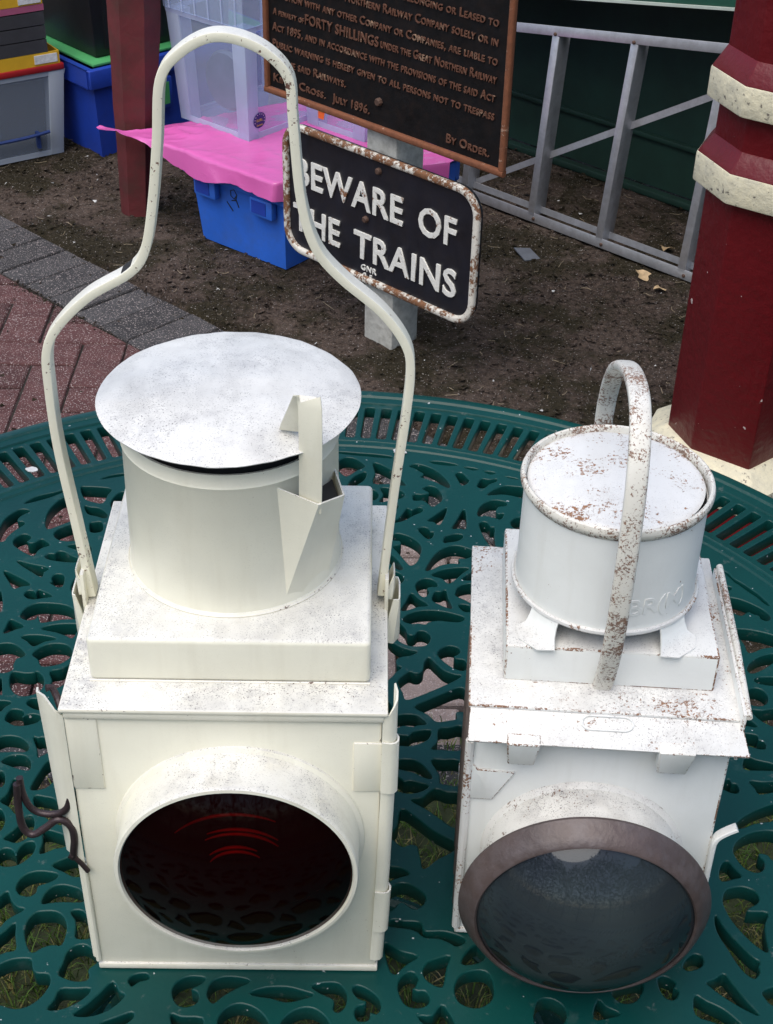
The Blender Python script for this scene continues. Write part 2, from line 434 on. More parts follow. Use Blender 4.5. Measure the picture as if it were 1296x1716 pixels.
def lens_glass(name, tint, rough=.03, base=(.01, .01, .012), body=.35, ior=1.52, cloud=None):
    t = NT(name)
    tr = t.n('ShaderNodeBsdfTransparent'); tr.inputs[0].default_value = (*tint, 1)
    t.set(**{'Base Color': base, 'Roughness': rough, 'Specular IOR Level': 0.0, 'IOR': ior})
    sm = t.ramp(t.noise(26, 6, .7), [(.45, 0.0), (.75, 1.0)])
    if cloud:
        cl = t.mix(t.ramp(t.noise(15, 3, .5), [(.36, 0.0), (.74, 1.0)]), base, cloud)  # colour mottling imitates pale reflections and a dusty film
        t.l(cl, t.p.inputs['Base Color'])
    t.l(t.math('ADD', t.math('MULTIPLY', sm, .10), rough), t.p.inputs['Roughness'])
    mx = t.n('ShaderNodeMixShader'); mx.inputs[0].default_value = body
    t.l(tr.outputs[0], mx.inputs[1]); t.l(t.p.outputs[0], mx.inputs[2])
    gl = t.n('ShaderNodeBsdfGlossy'); gl.inputs['Roughness'].default_value = rough
    fr = t.n('ShaderNodeFresnel'); fr.inputs[0].default_value = ior
    mx2 = t.n('ShaderNodeMixShader')
    t.l(fr.outputs[0], mx2.inputs[0]); t.l(mx.outputs[0], mx2.inputs[1]); t.l(gl.outputs[0], mx2.inputs[2])
    t.l(mx2.outputs[0], t.out.inputs[0]); return t.m
M['glass_red'] = lens_glass('dark_red_lens_glass', (.42, .008, .006), body=.30, rough=.07, base=(.010, .0015, .002), ior=1.23)
M['glass_clear'] = lens_glass('clear_lens_glass', (.55, .62, .68), body=.80, rough=.045, base=(.016, .021, .027), ior=1.5, cloud=(.040, .054, .056))
M['lens_back_red'] = plain('deep_maroon_glass', (.022, .003, .003), .6, 0, .3, 30, 0)
M['lens_red'] = plain('red_lens_glint', (.50, .018, .010), .25, 0, .1, 20, 0)
M['reflector'] = plain('tarnished_reflector', (.05, .065, .09), .35, .6, .4, 12, .1)

# ------------------------------------------------------------------ axes of the yard
YA = radians(-42.5)
UX = Vector((cos(YA), sin(YA), 0)); VX = Vector((-sin(YA), cos(YA), 0))

# ------------------------------------------------------------------ ground, one sheet to the horizon
def frange(a, b, n): return [a + (b-a)*i/n for i in range(n+1)]
gx = [-120, -40, -12, -5, -2.4] + frange(-1.5, 1.5, 190) + [2.4, 5, 12, 40, 120]
gy = [-120, -40, -12, -4, -1.0, .6] + frange(1.45, 4.6, 220) + [5.6, 8, 16, 40, 120]
def vcoord(x, y): return x*VX.x + y*VX.y
def ucoord(x, y): return x*UX.x + y*UX.y
def gh(x, y):
    if not (-1.55 < x < 1.55 and 1.4 < y < 4.65): return -.012
    p = Vector((x, y, 0))
    h = .010*noise.noise(p*3.1) + .006*noise.noise(p*14) + .0035*noise.noise(p*41)
    paved = vcoord(x, y) < 1.79 and x < .35
    if paved: h = -.011 + .004*noise.noise(p*30)
    return h - .002
mb = MB(); W_ = len(gx)
mb.v = [(x, y, gh(x, y)) for y in gy for x in gx]
mb.f = [(j*W_+i, j*W_+i+1, (j+1)*W_+i+1, (j+1)*W_+i) for j in range(len(gy)-1) for i in range(W_-1)]
kind(obj('ground', mb, M['earth'], smooth=180), 'structure')

# lawn under and before the table
mb = MB(); xs = [-120, -30, -6, -2.5] + frange(-1.2, 1.2, 40) + [2.5, 6, 30, 120]
mb.v = []
for x in xs:
    e = 1.42 + .10*noise.noise(Vector((x*2.3, 4.2, 0))) + (.12 if x > -.22 else -.06)
    if abs(x) > 2: e = 1.35
    mb.v += [(x, -120, -.004), (x, -4, -.004), (x, .2, -.004), (x, e, -.004)]
mb.f = [(4*i+k, 4*i+4+k, 4*i+5+k, 4*i+1+k) for i in range(len(xs)-1) for k in range(3)]
kind(obj('lawn', mb, M['lawn'], smooth=0), 'structure')

rg = random.Random(3)
mb = MB()
for i in range(52000):
    x = rg.uniform(-.95, 1.0); y = rg.uniform(.35, 1.66)
    lim = 1.42 + .10*noise.noise(Vector((x*2.3, 4.2, 0))) + (.12 if x > -.22 else -.06)
    if y > lim + rg.gauss(0, .03): continue
    h = rg.uniform(.008, .030); a = rg.uniform(0, 2*pi); w_ = rg.uniform(.0006, .0012)
    lx, ly = rg.gauss(0, .8)*h, rg.gauss(0, .8)*h
    dx, dy = cos(a)*w_, sin(a)*w_
    mb.add([(x-dx, y-dy, -.006), (x+dx, y+dy, -.006), (x+dx*.8+lx*.45, y+dy*.8+ly*.45, h*.6), (x-dx*.8+lx*.45, y-dy*.8+ly*.45, h*.6), (x+lx, y+ly, h*.9)],
           [(0, 1, 2, 3), (3, 2, 4)])
me = mb.mesh('grass'); me.materials.append(M['grass'])
o = bpy.data.objects.new('grass', me); COL.objects.link(o); kind(o, 'stuff')
o['label'] = 'short patchy grass growing beneath the pierced table'

# crumbs of soil and twigs
mb = MB()
for i in range(22000):
    x = rg.uniform(-1.2, 1.3); y = rg.uniform(1.75, 4.2)
    if vcoord(x, y) < 1.80 and x < .3:
        if rg.random() > .05: continue
    z = gh(x, y) if vcoord(x, y) > 1.8 else .001
    s = min(.016, .0024 + abs(rg.gauss(0, .0040)))
    q = [(x+rg.uniform(-1, 1)*s, y+rg.uniform(-1, 1)*s, z+rg.uniform(-.3, .9)*s) for _ in range(5)]
    mb.add(q, [(0, 1, 2), (0, 2, 3), (0, 3, 1), (1, 4, 2), (2, 4, 3), (3, 4, 1)])
for i in range(2600):
    vv = rg.gauss(1.586, .007) if i % 2 else rg.gauss(1.785, .016); uu = rg.uniform(-3.1, -1.4)
    if noise.noise(Vector((uu*6, vv, 0))) < -.12: continue
    p_ = UX*uu + VX*vv; x, y, z, s = p_.x, p_.y, .0005, rg.uniform(.0015, .0045)
    if not -1.3 < x < .3: continue
    q = [(x+rg.uniform(-1, 1)*s, y+rg.uniform(-1, 1)*s, z+rg.uniform(-.8, .8)*s) for _ in range(5)]
    mb.add(q, [(0, 1, 2), (0, 2, 3), (0, 3, 1), (1, 4, 2), (2, 4, 3), (3, 4, 1)])
me = mb.mesh('soil_crumbs'); me.materials.append(M['earth'])
o = bpy.data.objects.new('soil_crumbs', me); COL.objects.link(o); kind(o, 'stuff'); o['label'] = 'loose crumbs of dark soil on the bare earth'
mb = MB()
for i in range(420):
    x = rg.uniform(-1.2, 1.3); y = rg.uniform(1.8, 4.0)
    if vcoord(x, y) < 1.80 and x < .3: continue
    z = gh(x, y) + .004; a = rg.uniform(0, 2*pi); L = abs(rg.gauss(.012, .012))+.006; b = rg.uniform(-.25, .25)
    p = [(x + cos(a+b*k)*L*k/3, y + sin(a+b*k)*L*k/3, z + rg.uniform(0, .004)) for k in range(4)]
    mb.sweep(p, (0, 0, 1), .0012, .0010, 2, 1.0)
me = mb.mesh('straw_bits'); me.materials.append(M['straw'])
o = bpy.data.objects.new('straw_bits', me); COL.objects.link(o); kind(o, 'stuff'); o['label'] = 'dry straw and twigs strewn over the earth'
mb = MB()
for i in range(130):
    x = rg.uniform(-1.1, 1.2); y = rg.uniform(1.8, 3.8)
    if vcoord(x, y) < 1.80 and x < .3: continue
    z = gh(x, y) + .003; s = rg.uniform(.002, .0075)
    q = [(x+rg.uniform(-1, 1)*s, y+rg.uniform(-1, 1)*s, z+rg.uniform(-.2, .7)*s) for _ in range(5)]
    mb.add(q, [(0, 1, 2), (0, 2, 3), (0, 3, 1), (1, 4, 2), (2, 4, 3), (3, 4, 1)])
me = mb.mesh('pale_grit'); me.materials.append(M['white_bit'])
o = bpy.data.objects.new('pale_grit', me); COL.objects.link(o); kind(o, 'stuff'); o['label'] = 'scattered pale chips of grit on the dark earth'

# ------------------------------------------------------------------ paving
paving = bpy.data.objects.new('paving', None); COL.objects.link(paving); kind(paving, 'structure'); paving['label'] = 'block paving of red herringbone with grey edge courses'
M['bed'] = plain('dark_joint_dirt', (.020, .016, .012), .95, 0, .5, 60, .6, 120)
bd = MB(); bq = [UX*-3.3 + VX*1.778, UX*-1.38 + VX*1.778, UX*-1.38 + VX*1.50, UX*-1.62 + VX*.55, UX*-2.2 + VX*.55, UX*-3.3 + VX*1.2]
bd.add([(p.x, p.y, -.0042) for p in bq], [tuple(range(6))])
o = kind(obj('paving_bed', bd, M['bed'], smooth=0), 'structure')
def clip(poly, n, d):
    out = []
    for i in range(len(poly)):
        a, b = poly[i], poly[(i+1) % len(poly)]
        da, db = a[0]*n[0]+a[1]*n[1]-d, b[0]*n[0]+b[1]*n[1]-d
        if da <= 0: out.append(a)
        if da*db < 0:
            k = da/(da-db); out.append((a[0]+(b[0]-a[0])*k, a[1]+(b[1]-a[1])*k))
    return out
def paver_mesh(poly, ch=.0035):
    n = len(poly); cx = sum(p[0] for p in poly)/n; cy = sum(p[1] for p in poly)/n
    def ins(d):
        return [(x + (cx-x)/max(1e-6, hypot(cx-x, cy-y))*d*1.3, y + (cy-y)/max(1e-6, hypot(cx-x, cy-y))*d*1.3) for x, y in poly]
    A = [(x, y, -.05) for x, y in poly]; B = [(x, y, -ch) for x, y in poly]; Cc = [(x, y, 0) for x, y in ins(ch)]
    fs = [tuple(range(2*n, 3*n))]
    for k in range(2):
        fs += [(k*n+i, k*n+(i+1) % n, (k+1)*n+(i+1) % n, (k+1)*n+i) for i in range(n)]
    m = MB().add(A+B+Cc, fs).mesh('paver'); return m
A_ = .0925; J_ = .0021
whole = paver_mesh([(-A_+J_, -A_/2+J_), (A_-J_, -A_/2+J_), (A_-J_, A_/2-J_), (-A_+J_, A_/2-J_)]); whole.materials.append(M['paver_red'])
whole_tan = whole.copy(); whole_tan.materials.clear(); whole_tan.materials.append(M['paver_tan'])
hr = radians(1.7); hox, hoy = -.839, 2.658
def hw(i, j):
    x, y = i*A_, j*A_
    return hox + x*cos(hr) - y*sin(hr), hoy + x*sin(hr) + y*cos(hr)
def lay(me, x, y, rz, mat=None):
    o = bpy.data.objects.new('paver', me); COL.objects.link(o); o.parent = paving
    o.location = (x, y, rg.gauss(0, .0012) + .001); o.rotation_euler = (rg.gauss(0, .006), rg.gauss(0, .006), rz + rg.gauss(0, .008))
for i in range(-8, 16):
    for j in range(-16, 10):
        k = (i-j-1) % 4
        if k == 0: cc = (i+1.0, j+.5); rot = 0
        elif k == 2: cc = (i+.5, j+0.0); rot = pi/2
        else: continue
        x, y = hw(*cc)
        if x < -1.45 or x > .30 or y < 1.50 or y > 3.9: continue
        if vcoord(x, y) > 1.60 + .09: continue
        cr = [(-A_+J_, -A_/2+J_), (A_-J_, -A_/2+J_), (A_-J_, A_/2-J_), (-A_+J_, A_/2-J_)]
        a = hr + rot
        wp = [(x + p[0]*cos(a) - p[1]*sin(a), y + p[0]*sin(a) + p[1]*cos(a)) for p in cr]
        tan = x > -.06
        if max(vcoord(*p) for p in wp) < 1.588: lay(whole_tan if tan else whole, x, y, a); continue
        q = clip(wp, (VX.x, VX.y), 1.588)
        if len(q) < 3: continue
        m = paver_mesh([(p[0]-x, p[1]-y) for p in q]); m.materials.append(M['paver_tan' if tan else 'paver_red'])
        ar = abs(sum(q[n][0]*q[(n+1) % len(q)][1]-q[(n+1) % len(q)][0]*q[n][1] for n in range(len(q))))/2
        if ar > .0012: lay(m, x, y, 0)
gw = paver_mesh([(-A_/2+J_, -A_+J_), (A_/2-J_, -A_+J_), (A_/2-J_, A_-J_), (-A_/2+J_, A_-J_)]); gw.materials.append(M['paver_grey'])
for k in range(-34, 10):
    p = UX*(k*A_ - .05) + VX*(1.592 + A_)
    if -1.6 < p.x < .35: lay(gw, p.x, p.y, YA)
for k in range(-14, 4):
    lay(gw, -.30 + k*.186, 1.45, pi/2 + hr)
HOLES = """
-596,659 -593,684 -581,706 -568,715 -554,710 -563,700 -570,689 -570,677 -558,675 -556,667 -568,650 -578,628 -580,616 -588,615 -596,637
-562,610 -560,627 -548,637 -535,630 -536,621 -539,616 -533,610 -524,612 -515,622 -508,620 -496,607 -507,599 -514,589 -518,574 -532,581 -550,595
-497,758 -510,740 -518,714 -518,681 -510,656 -493,666 -472,683 -465,690 -472,703 -485,728
-474,791 -464,794 -444,794 -416,789 -420,768 -424,743 -441,745 -460,756
-455,730 -445,727 -427,724 -409,706 -411,694 -427,700 -445,707
-435,675 -429,679 -416,681 -409,662 -413,651 -429,650
-494,638 -490,654 -478,665 -463,673 -461,655 -452,637 -443,626 -460,621 -481,623
-463,605 -447,611 -425,610 -418,592 -432,590 -448,597
-496,571 -492,580 -481,580 -476,588 -464,586 -447,574 -424,563 -419,560 -448,558 -474,561 -489,565
-542,557 -518,549 -484,539 -490,527 -491,514 -512,529 -532,545
-569,734 -554,755 -535,766 -517,774 -500,785 -503,778 -522,760 -542,747
-441,822 -424,835 -399,843 -398,837 -422,828
-408,742 -403,769 -389,780 -377,743 -394,716 -400,719
-559,525 -545,520 -506,493 -520,486 -531,480 -543,498
-471,510 -469,520 -459,522 -451,515 -449,491 -455,486 -463,491 -471,498 -468,501
-509,464 -506,473 -496,473 -490,466 -488,476 -478,472 -461,461 -475,456 -491,452 -503,455
-503,408 -498,427 -483,439 -463,441 -434,437 -413,423 -394,407 -397,402 -427,401 -447,395 -465,391 -471,404 -475,408 -477,400 -486,396 -497,399
-433,488 -431,509 -423,520 -409,525 -392,510 -386,474 -392,443 -402,446 -419,464 -429,476
-520,360 -520,378 -518,394 -509,391 -492,379 -504,371
-461,374 -443,384 -418,388 -394,386 -400,375 -405,353 -417,359 -436,367
-489,352 -471,357 -450,355 -431,349 -449,342 -464,330 -476,341
-539,306 -532,324 -520,332 -504,334 -487,325 -474,309 -478,302 -486,298 -488,283 -486,271 -499,263 -519,269
-461,309 -454,324 -438,335 -418,336 -405,329 -399,316 -400,304 -412,289 -427,283 -441,282 -449,297
-484,246 -485,261 -480,265 -463,262 -449,264 -445,267 -434,256 -429,241 -431,225 -441,214 -456,210 -469,216 -479,230
-424,268 -408,274 -396,286 -389,292 -387,272 -391,250 -403,233 -418,228 -416,247
-488,197 -470,194 -479,183 -483,174 -497,178 -504,194
-445,193 -441,203 -426,201 -421,181 -433,183
-470,156 -470,170 -464,178 -452,177 -445,171 -445,160 -440,166 -430,169 -418,165 -418,156 -424,150 -437,145 -452,144 -463,150
-554,472 -546,453 -540,431 -540,415 -552,420 -563,452
-500,246 -498,246 -490,215 -492,213 -505,224
-475,103 -469,116 -455,120 -438,116 -425,105 -421,94 -426,88 -443,88 -456,87 -469,88
-418,118 -411,117 -404,119 -391,110 -385,95 -400,80 -403,79 -407,94
-455,66 -449,75 -438,80 -424,79 -413,69 -410,52 -418,51 -432,55 -443,60
-399,12 -398,28 -393,49 -387,68 -374,72 -365,45 -375,21 -386,13
-438,-12 -431,2 -429,29 -423,27 -417,11 -411,-5 -409,-21 -410,-36 -422,-23
-453,46 -445,40 -441,22 -446,16 -456,30
-391,-2 -375,-3 -361,-7 -349,-22 -340,-53 -352,-50 -367,-40 -384,-24
-416,-82 -407,-69 -399,-55 -395,-43 -387,-40 -381,-51 -380,-68 -386,-81 -397,-89 -409,-86
-442,-37 -435,-29 -427,-39 -423,-54 -426,-69 -436,-60
-363,-67 -345,-70 -332,-77 -329,-94 -342,-98 -360,-108 -360,-88
-418,-117 -417,-106 -409,-101 -399,-105 -394,-113 -392,-114 -391,-102 -385,-91 -375,-88 -370,-95 -371,-108 -377,-119 -386,-128 -398,-132 -411,-130
-338,-129 -326,-119 -314,-113 -305,-115 -296,-144 -307,-146 -320,-139
-379,-170 -378,-158 -371,-147 -358,-141 -343,-141 -328,-145 -331,-153 -340,-159 -349,-163 -352,-167 -352,-176 -358,-182 -366,-182 -373,-179
-339,-194 -338,-179 -330,-167 -318,-163 -303,-166 -291,-172 -284,-187 -293,-190 -312,-190 -328,-192
-404,-193 -398,-186 -390,-177 -382,-191 -371,-202 -361,-205 -372,-214 -382,-224 -389,-233
-352,-240 -351,-223 -344,-211 -333,-208 -319,-208 -307,-215 -300,-228 -298,-241 -300,-260 -311,-260 -324,-265 -335,-273 -344,-262
-297,-207 -282,-206 -267,-227 -263,-247 -282,-249 -285,-236 -288,-221
-387,-256 -377,-241 -368,-229 -364,-247 -358,-269 -369,-273 -381,-278
-294,-305 -291,-289 -289,-272 -280,-262 -267,-261 -250,-275 -248,-285 -258,-297 -255,-307 -258,-314 -272,-315 -285,-311
-378,-304 -370,-293 -357,-286 -343,-284 -334,-286 -330,-298 -323,-306 -308,-307 -303,-317 -305,-329 -312,-343 -324,-354 -338,-358 -354,-354 -368,-346
-297,-358 -291,-344 -287,-329 -269,-328 -250,-327 -254,-338 -266,-349 -281,-357
-263,-364 -249,-350 -235,-332 -223,-316 -213,-330 -205,-335 -213,-348 -224,-358 -239,-365 -254,-367
-227,-377 -209,-368 -192,-360 -189,-367 -201,-378 -219,-383
13,902 26,919 46,916 63,897 65,888 50,875 31,854 18,870 14,880
35,818 43,846 56,863 69,869 67,846 53,826 44,817
83,902 101,895 119,878 133,857 143,837 145,827 118,832 85,832 88,866
70,809 87,807 95,792 88,776 71,774 60,792
99,816 118,815 136,809 145,796 136,783 119,777 98,770 105,794
71,753 96,750 132,760 127,744 112,731 85,726 72,729
120,705 135,718 146,742 151,750 159,744 169,753 178,752 178,742 161,728 144,712 127,704
155,894 163,902 181,899 205,882 222,858 232,834 230,824 224,827 204,843 183,855 177,858 183,869 177,876 165,888
181,819 192,827 206,821 215,802 216,782 207,768 198,759 190,769 180,779 163,778 162,793 165,798 177,797 190,801 192,806 185,813
189,713 203,731 218,749 225,754 220,729 210,701 200,710
171,685 180,691 190,686 192,676 199,676 196,661 189,656 180,666
11,941 54,937 88,934 117,928 117,922 80,926 44,930 11,936
195,914 221,913 251,903 225,902 205,906
245,870 251,876 259,873 267,857 270,850 264,838 256,834 251,847
286,830 290,846 296,857 310,854 324,858 322,849 309,840 297,825
304,803 318,821 339,834 358,833 374,829 376,807 370,796 354,802 335,806 318,804
284,732 285,752 293,769 309,783 326,784 339,778 337,768 323,764 317,750 322,740 332,741 325,724 316,727 299,734
234,691 245,721 256,751 260,738 259,692 247,692
218,646 220,662 227,667 240,672 252,670 251,660 242,652 229,648
285,705 291,713 300,710 305,697 312,695 310,666 311,629 299,647 291,671
344,712 352,727 367,731 378,717 369,695 350,696
262,897 290,891 278,887
301,884 323,880 313,874
342,868 368,859 356,860
121,657 128,668 141,667 158,657 171,642 176,627 174,611 171,596 165,581 156,575 147,589 134,613 125,629 137,634 140,641 136,648 126,649
184,561 191,585 202,610 219,629 239,636 259,630 277,616 271,610 258,600 245,599 242,595 245,584 229,584 210,577 196,566
105,614 112,612 123,603 134,586 143,564 134,562 120,579 107,593
106,543 118,552 131,553 142,544 145,533 138,521 126,513 117,512 105,517
166,514 170,528 181,536 194,534 203,524 202,515 192,515 185,509 189,499 181,486 172,494
194,548 212,562 236,569 261,570 248,555 233,534 223,526 213,539
248,539 262,555 271,559 271,541 260,536
141,448 149,471 158,494 170,480 187,463 170,459 154,450
195,478 199,499 209,500 218,505 221,485 228,457 217,460 205,468
236,500 240,514 250,522 267,524 273,501 265,473 251,481 237,491
240,466 258,464 259,449 248,450
144,421 151,435 167,444 188,448 212,446 234,439 249,431 241,421 222,421 205,423 187,418 182,412 170,414 156,413
123,399 127,414 134,418 141,409 148,398 151,386 158,381 165,384 170,392 180,392 189,383 189,370 182,358 170,355 155,356 139,366 127,384
116,378 126,363 141,350 156,343 168,340 156,331 143,328 133,320 135,305 142,300 133,290 124,275 111,270 109,365
137,265 145,280 155,290 162,287 171,287 178,296 180,314 187,326 198,312 211,295 227,286 239,283 219,266 189,246 168,233 150,225 145,242
202,335 207,348 220,356 234,353 239,344 233,335 228,331 233,324 245,322 249,309 244,297 229,302 215,315
164,208 182,222 205,237 236,255 247,241 246,201 237,201 228,198 229,185 217,180 198,177 185,192
131,181 141,188 157,190 170,186 182,171 169,168 160,164 146,166 133,160 125,169
129,143 149,143 155,143 163,152 188,156 185,140 176,131 160,123 145,122 132,127
201,159 217,162 236,167 238,138 234,116 206,116 189,117 199,132
133,87 146,92 162,91 175,82 186,65 189,55 178,57 165,65 155,69 143,72 131,76
130,53 140,54 148,46 157,48 171,44 184,39 175,30 162,25 147,25 130,35
189,92 208,93 230,92 233,63 226,42 211,44 202,47 201,64
159,10 175,14 187,27 196,33 211,27 229,24 231,-8 227,-35 218,-39 201,-24 181,-6
127,-59 139,-42 144,-9 163,-22 187,-46 207,-60 219,-68 221,-79 212,-88 194,-100 182,-113 175,-116 173,-104 170,-88 168,-77 158,-73 146,-78 136,-68
119,-113 129,-116 143,-118 155,-127 145,-132 135,-136 123,-143 113,-137
120,-168 127,-157 140,-146 152,-145 166,-153 176,-164 177,-173 171,-183 163,-187 155,-182 148,-176 140,-179 134,-188 125,-193 118,-185
127,-215 131,-208 139,-206 148,-209 163,-209 171,-212 174,-222 182,-225 202,-224 222,-230 230,-238 219,-246 209,-240 195,-234 177,-233 167,-224 152,-219 139,-218
123,-246 132,-249 146,-258 166,-264 155,-274 145,-284 138,-292 132,-287 127,-270
175,-284 182,-273 194,-267 209,-263 204,-280 200,-304 196,-310 184,-304 176,-295
225,-273 232,-256 246,-244 255,-263 241,-273
142,-313 146,-298 155,-290 163,-291 167,-300 163,-311 160,-314 167,-318 176,-318 181,-326 180,-335 171,-341 159,-341 149,-334
215,-311 221,-295 234,-286 254,-285 263,-300 262,-325 245,-339 226,-336 217,-326
168,-355 185,-354 197,-338 205,-347 213,-365 209,-374 183,-370
-203,-313 -198,-305 -183,-302 -178,-309 -189,-313 -197,-320 -199,-319
-145,-328 -140,-313 -126,-305 -107,-306 -110,-314 -122,-323 -113,-329 -112,-342 -124,-349 -137,-345
-100,-331 -97,-313 -84,-305 -66,-304 -48,-309 -64,-319 -80,-331 -88,-340 -93,-342
-46,-327 -28,-319 0,-317 23,-323 34,-327 20,-333 1,-338 -18,-333 -33,-331
-82,-374 -77,-354 -61,-344 -43,-347 -27,-359 -20,-374 -31,-391 -64,-392
-142,-361 -129,-365 -103,-366 -105,-381 -134,-381
32,-314 49,-309 66,-310 76,-325 75,-342 67,-351 61,-347 61,-333 44,-324
84,-318 90,-312 104,-318 116,-329 120,-343 115,-352 107,-350 105,-361 93,-363 88,-353 91,-343 100,-340 102,-334 92,-330
-4,-371 7,-355 24,-347 40,-350 56,-367 55,-387 29,-397 1,-389
318,-332 327,-324 341,-326 353,-338 351,-357 330,-368 314,-358
389,-351 397,-324 406,-334 422,-343 409,-348
417,-312 429,-301 453,-295 456,-305 445,-323 430,-327 420,-321
586,-157 593,-142 605,-137 619,-136 632,-143 635,-155 630,-163 619,-170 614,-176 621,-178 642,-179 634,-198 631,-220 630,-242 620,-236 609,-223 597,-203 590,-187 586,-170
570,-186 573,-192 579,-208 590,-227 601,-244 609,-254 615,-259 612,-266 612,-275 606,-283 601,-283 593,-275 585,-259 578,-239 570,-217 568,-201
522,-256 531,-250 539,-252 541,-259 538,-267 530,-272 519,-275 514,-269
478,-290 486,-286 494,-289 499,-296 496,-302 501,-307 498,-316 492,-320 484,-317 479,-306
541,-293 552,-288 564,-280 569,-287 578,-305 588,-323 598,-339 589,-335 574,-325 558,-312 546,-300
522,-314 535,-322 554,-333 568,-348 575,-359 559,-360 540,-351 519,-341
611,-305 626,-298 636,-301 632,-324 619,-324 612,-313
625,62 633,68 636,64 637,60 643,59 646,53 645,45 639,41 630,44 622,51
665,66 684,64 705,65 705,52 696,46 675,41 671,52
624,-27 636,-12 653,1 672,12 691,20 700,19 699,0 684,-11 666,-15 652,-19 638,-26
616,-71 621,-58 632,-46 649,-36 667,-32 683,-33 692,-45 684,-84 669,-85 664,-76 652,-73 650,-79 655,-88 653,-100 646,-107 636,-107 626,-100 619,-86
589,-112 594,-98 600,-91 605,-92 610,-102 618,-116 608,-120 590,-125
717,292 722,298 748,300 759,297 756,282 739,281 720,286
689,254 696,264 711,272 723,269 730,256 727,241 718,233 704,232 695,240 688,245
698,221 715,220 733,224 743,221 736,189 725,186 712,195 703,207
672,167 688,166 696,162 695,154 702,151 705,144 702,136 694,135 682,140 670,147 664,159
669,116 683,110 708,102 710,91 689,90 662,92
685,206 691,198 700,184 686,185 676,190
680,533 690,537 704,546 710,539 723,535 719,527 706,527 685,526
702,504 718,505 735,499 752,487 766,474 775,460 774,450 767,445 759,450 758,458 749,462 742,468 737,466 727,458 718,461 708,474 700,487 695,496
699,418 714,420 731,419 754,413 770,406 780,399 776,379 764,377 743,371 721,360 718,379 711,400
695,390 701,380 699,371 694,369 686,379
695,357 700,350 699,336 695,326 686,323 681,339
711,321 719,335 737,350 760,358 768,354 763,344 749,331 732,317 717,309 711,313
706,592 720,580 726,573 731,561 744,547 756,532 768,515 781,488 775,490 764,509 752,524 740,541 732,551 723,570 713,580
-137,265 -145,280 -155,290 -162,287 -171,287 -178,296 -180,314 -187,326 -198,312 -211,295 -227,286 -239,283 -219,266 -189,246 -168,233 -150,225 -145,242
265,-137 280,-145 290,-155 287,-162 287,-171 296,-178 314,-180 326,-187 312,-198 295,-211 286,-227 283,-239 266,-219 246,-189 233,-168 225,-150 242,-145
-265,137 -280,145 -290,155 -287,162 -287,171 -296,178 -314,180 -326,187 -312,198 -295,211 -286,227 -283,239 -266,219 -246,189 -233,168 -225,150 -242,145
-59,127 -42,139 -9,144 -22,163 -46,187 -60,207 -68,219 -79,221 -88,212 -100,194 -113,182 -116,175 -104,173 -88,170 -77,168 -73,158 -78,146 -68,136
-127,-59 -139,-42 -144,-9 -163,-22 -187,-46 -207,-60 -219,-68 -221,-79 -212,-88 -194,-100 -182,-113 -175,-116 -173,-104 -170,-88 -168,-77 -158,-73 -146,-78 -136,-68
-59,-127 -42,-139 -9,-144 -22,-163 -46,-187 -60,-207 -68,-219 -79,-221 -88,-212 -100,-194 -113,-182 -116,-175 -104,-173 -88,-170 -77,-168 -73,-158 -78,-146 -68,-136
-127,59 -139,42 -144,9 -163,22 -187,46 -207,60 -219,68 -221,79 -212,88 -194,100 -182,113 -175,116 -173,104 -170,88 -168,77 -158,73 -146,78 -136,68
378,304 370,293 357,286 343,284 334,286 330,298 323,306 308,307 303,317 305,329 312,343 324,354 338,358 354,354 368,346
-304,378 -293,370 -286,357 -284,343 -286,334 -298,330 -306,323 -307,308 -317,303 -329,305 -343,312 -354,324 -358,338 -354,354 -346,368
-164,-208 -182,-222 -205,-237 -236,-255 -247,-241 -246,-201 -237,-201 -228,-198 -229,-185 -217,-180 -198,-177 -185,-192
-616,71 -621,58 -632,46 -649,36 -667,32 -683,33 -692,45 -684,84 -669,85 -664,76 -652,73 -650,79 -655,88 -653,100 -646,107 -636,107 -626,100 -619,86
-71,616 -58,621 -46,632 -36,649 -32,667 -33,683 -45,692 -84,684 -85,669 -76,664 -73,652 -79,650 -88,655 -100,653 -107,646 -107,636 -100,626 -86,619
-616,-71 -621,-58 -632,-46 -649,-36 -667,-32 -683,-33 -692,-45 -684,-84 -669,-85 -664,-76 -652,-73 -650,-79 -655,-88 -653,-100 -646,-107 -636,-107 -626,-100 -619,-86
-71,-616 -58,-621 -46,-632 -36,-649 -32,-667 -33,-683 -45,-692 -84,-684 -85,-669 -76,-664 -73,-652 -79,-650 -88,-655 -100,-653 -107,-646 -107,-636 -100,-626 -86,-619
71,-616 58,-621 46,-632 36,-649 32,-667 33,-683 45,-692 84,-684 85,-669 76,-664 73,-652 79,-650 88,-655 100,-653 107,-646 107,-636 100,-626 86,-619
-503,-408 -498,-427 -483,-439 -463,-441 -434,-437 -413,-423 -394,-407 -397,-402 -427,-401 -447,-395 -465,-391 -471,-404 -475,-408 -477,-400 -486,-396 -497,-399
503,408 498,427 483,439 463,441 434,437 413,423 394,407 397,402 427,401 447,395 465,391 471,404 475,408 477,400 486,396 497,399
503,-408 498,-427 483,-439 463,-441 434,-437 413,-423 394,-407 397,-402 427,-401 447,-395 465,-391 471,-404 475,-408 477,-400 486,-396 497,-399
-586,-157 -593,-142 -605,-137 -619,-136 -632,-143 -635,-155 -630,-163 -619,-170 -614,-176 -621,-178 -642,-179 -634,-198 -631,-220 -630,-242 -620,-236 -609,-223 -597,-203 -590,-187 -586,-170
157,-586 142,-593 137,-605 136,-619 143,-632 155,-635 163,-630 170,-619 176,-614 178,-621 179,-642 198,-634 220,-631 242,-630 236,-620 223,-609 203,-597 187,-590 170,-586
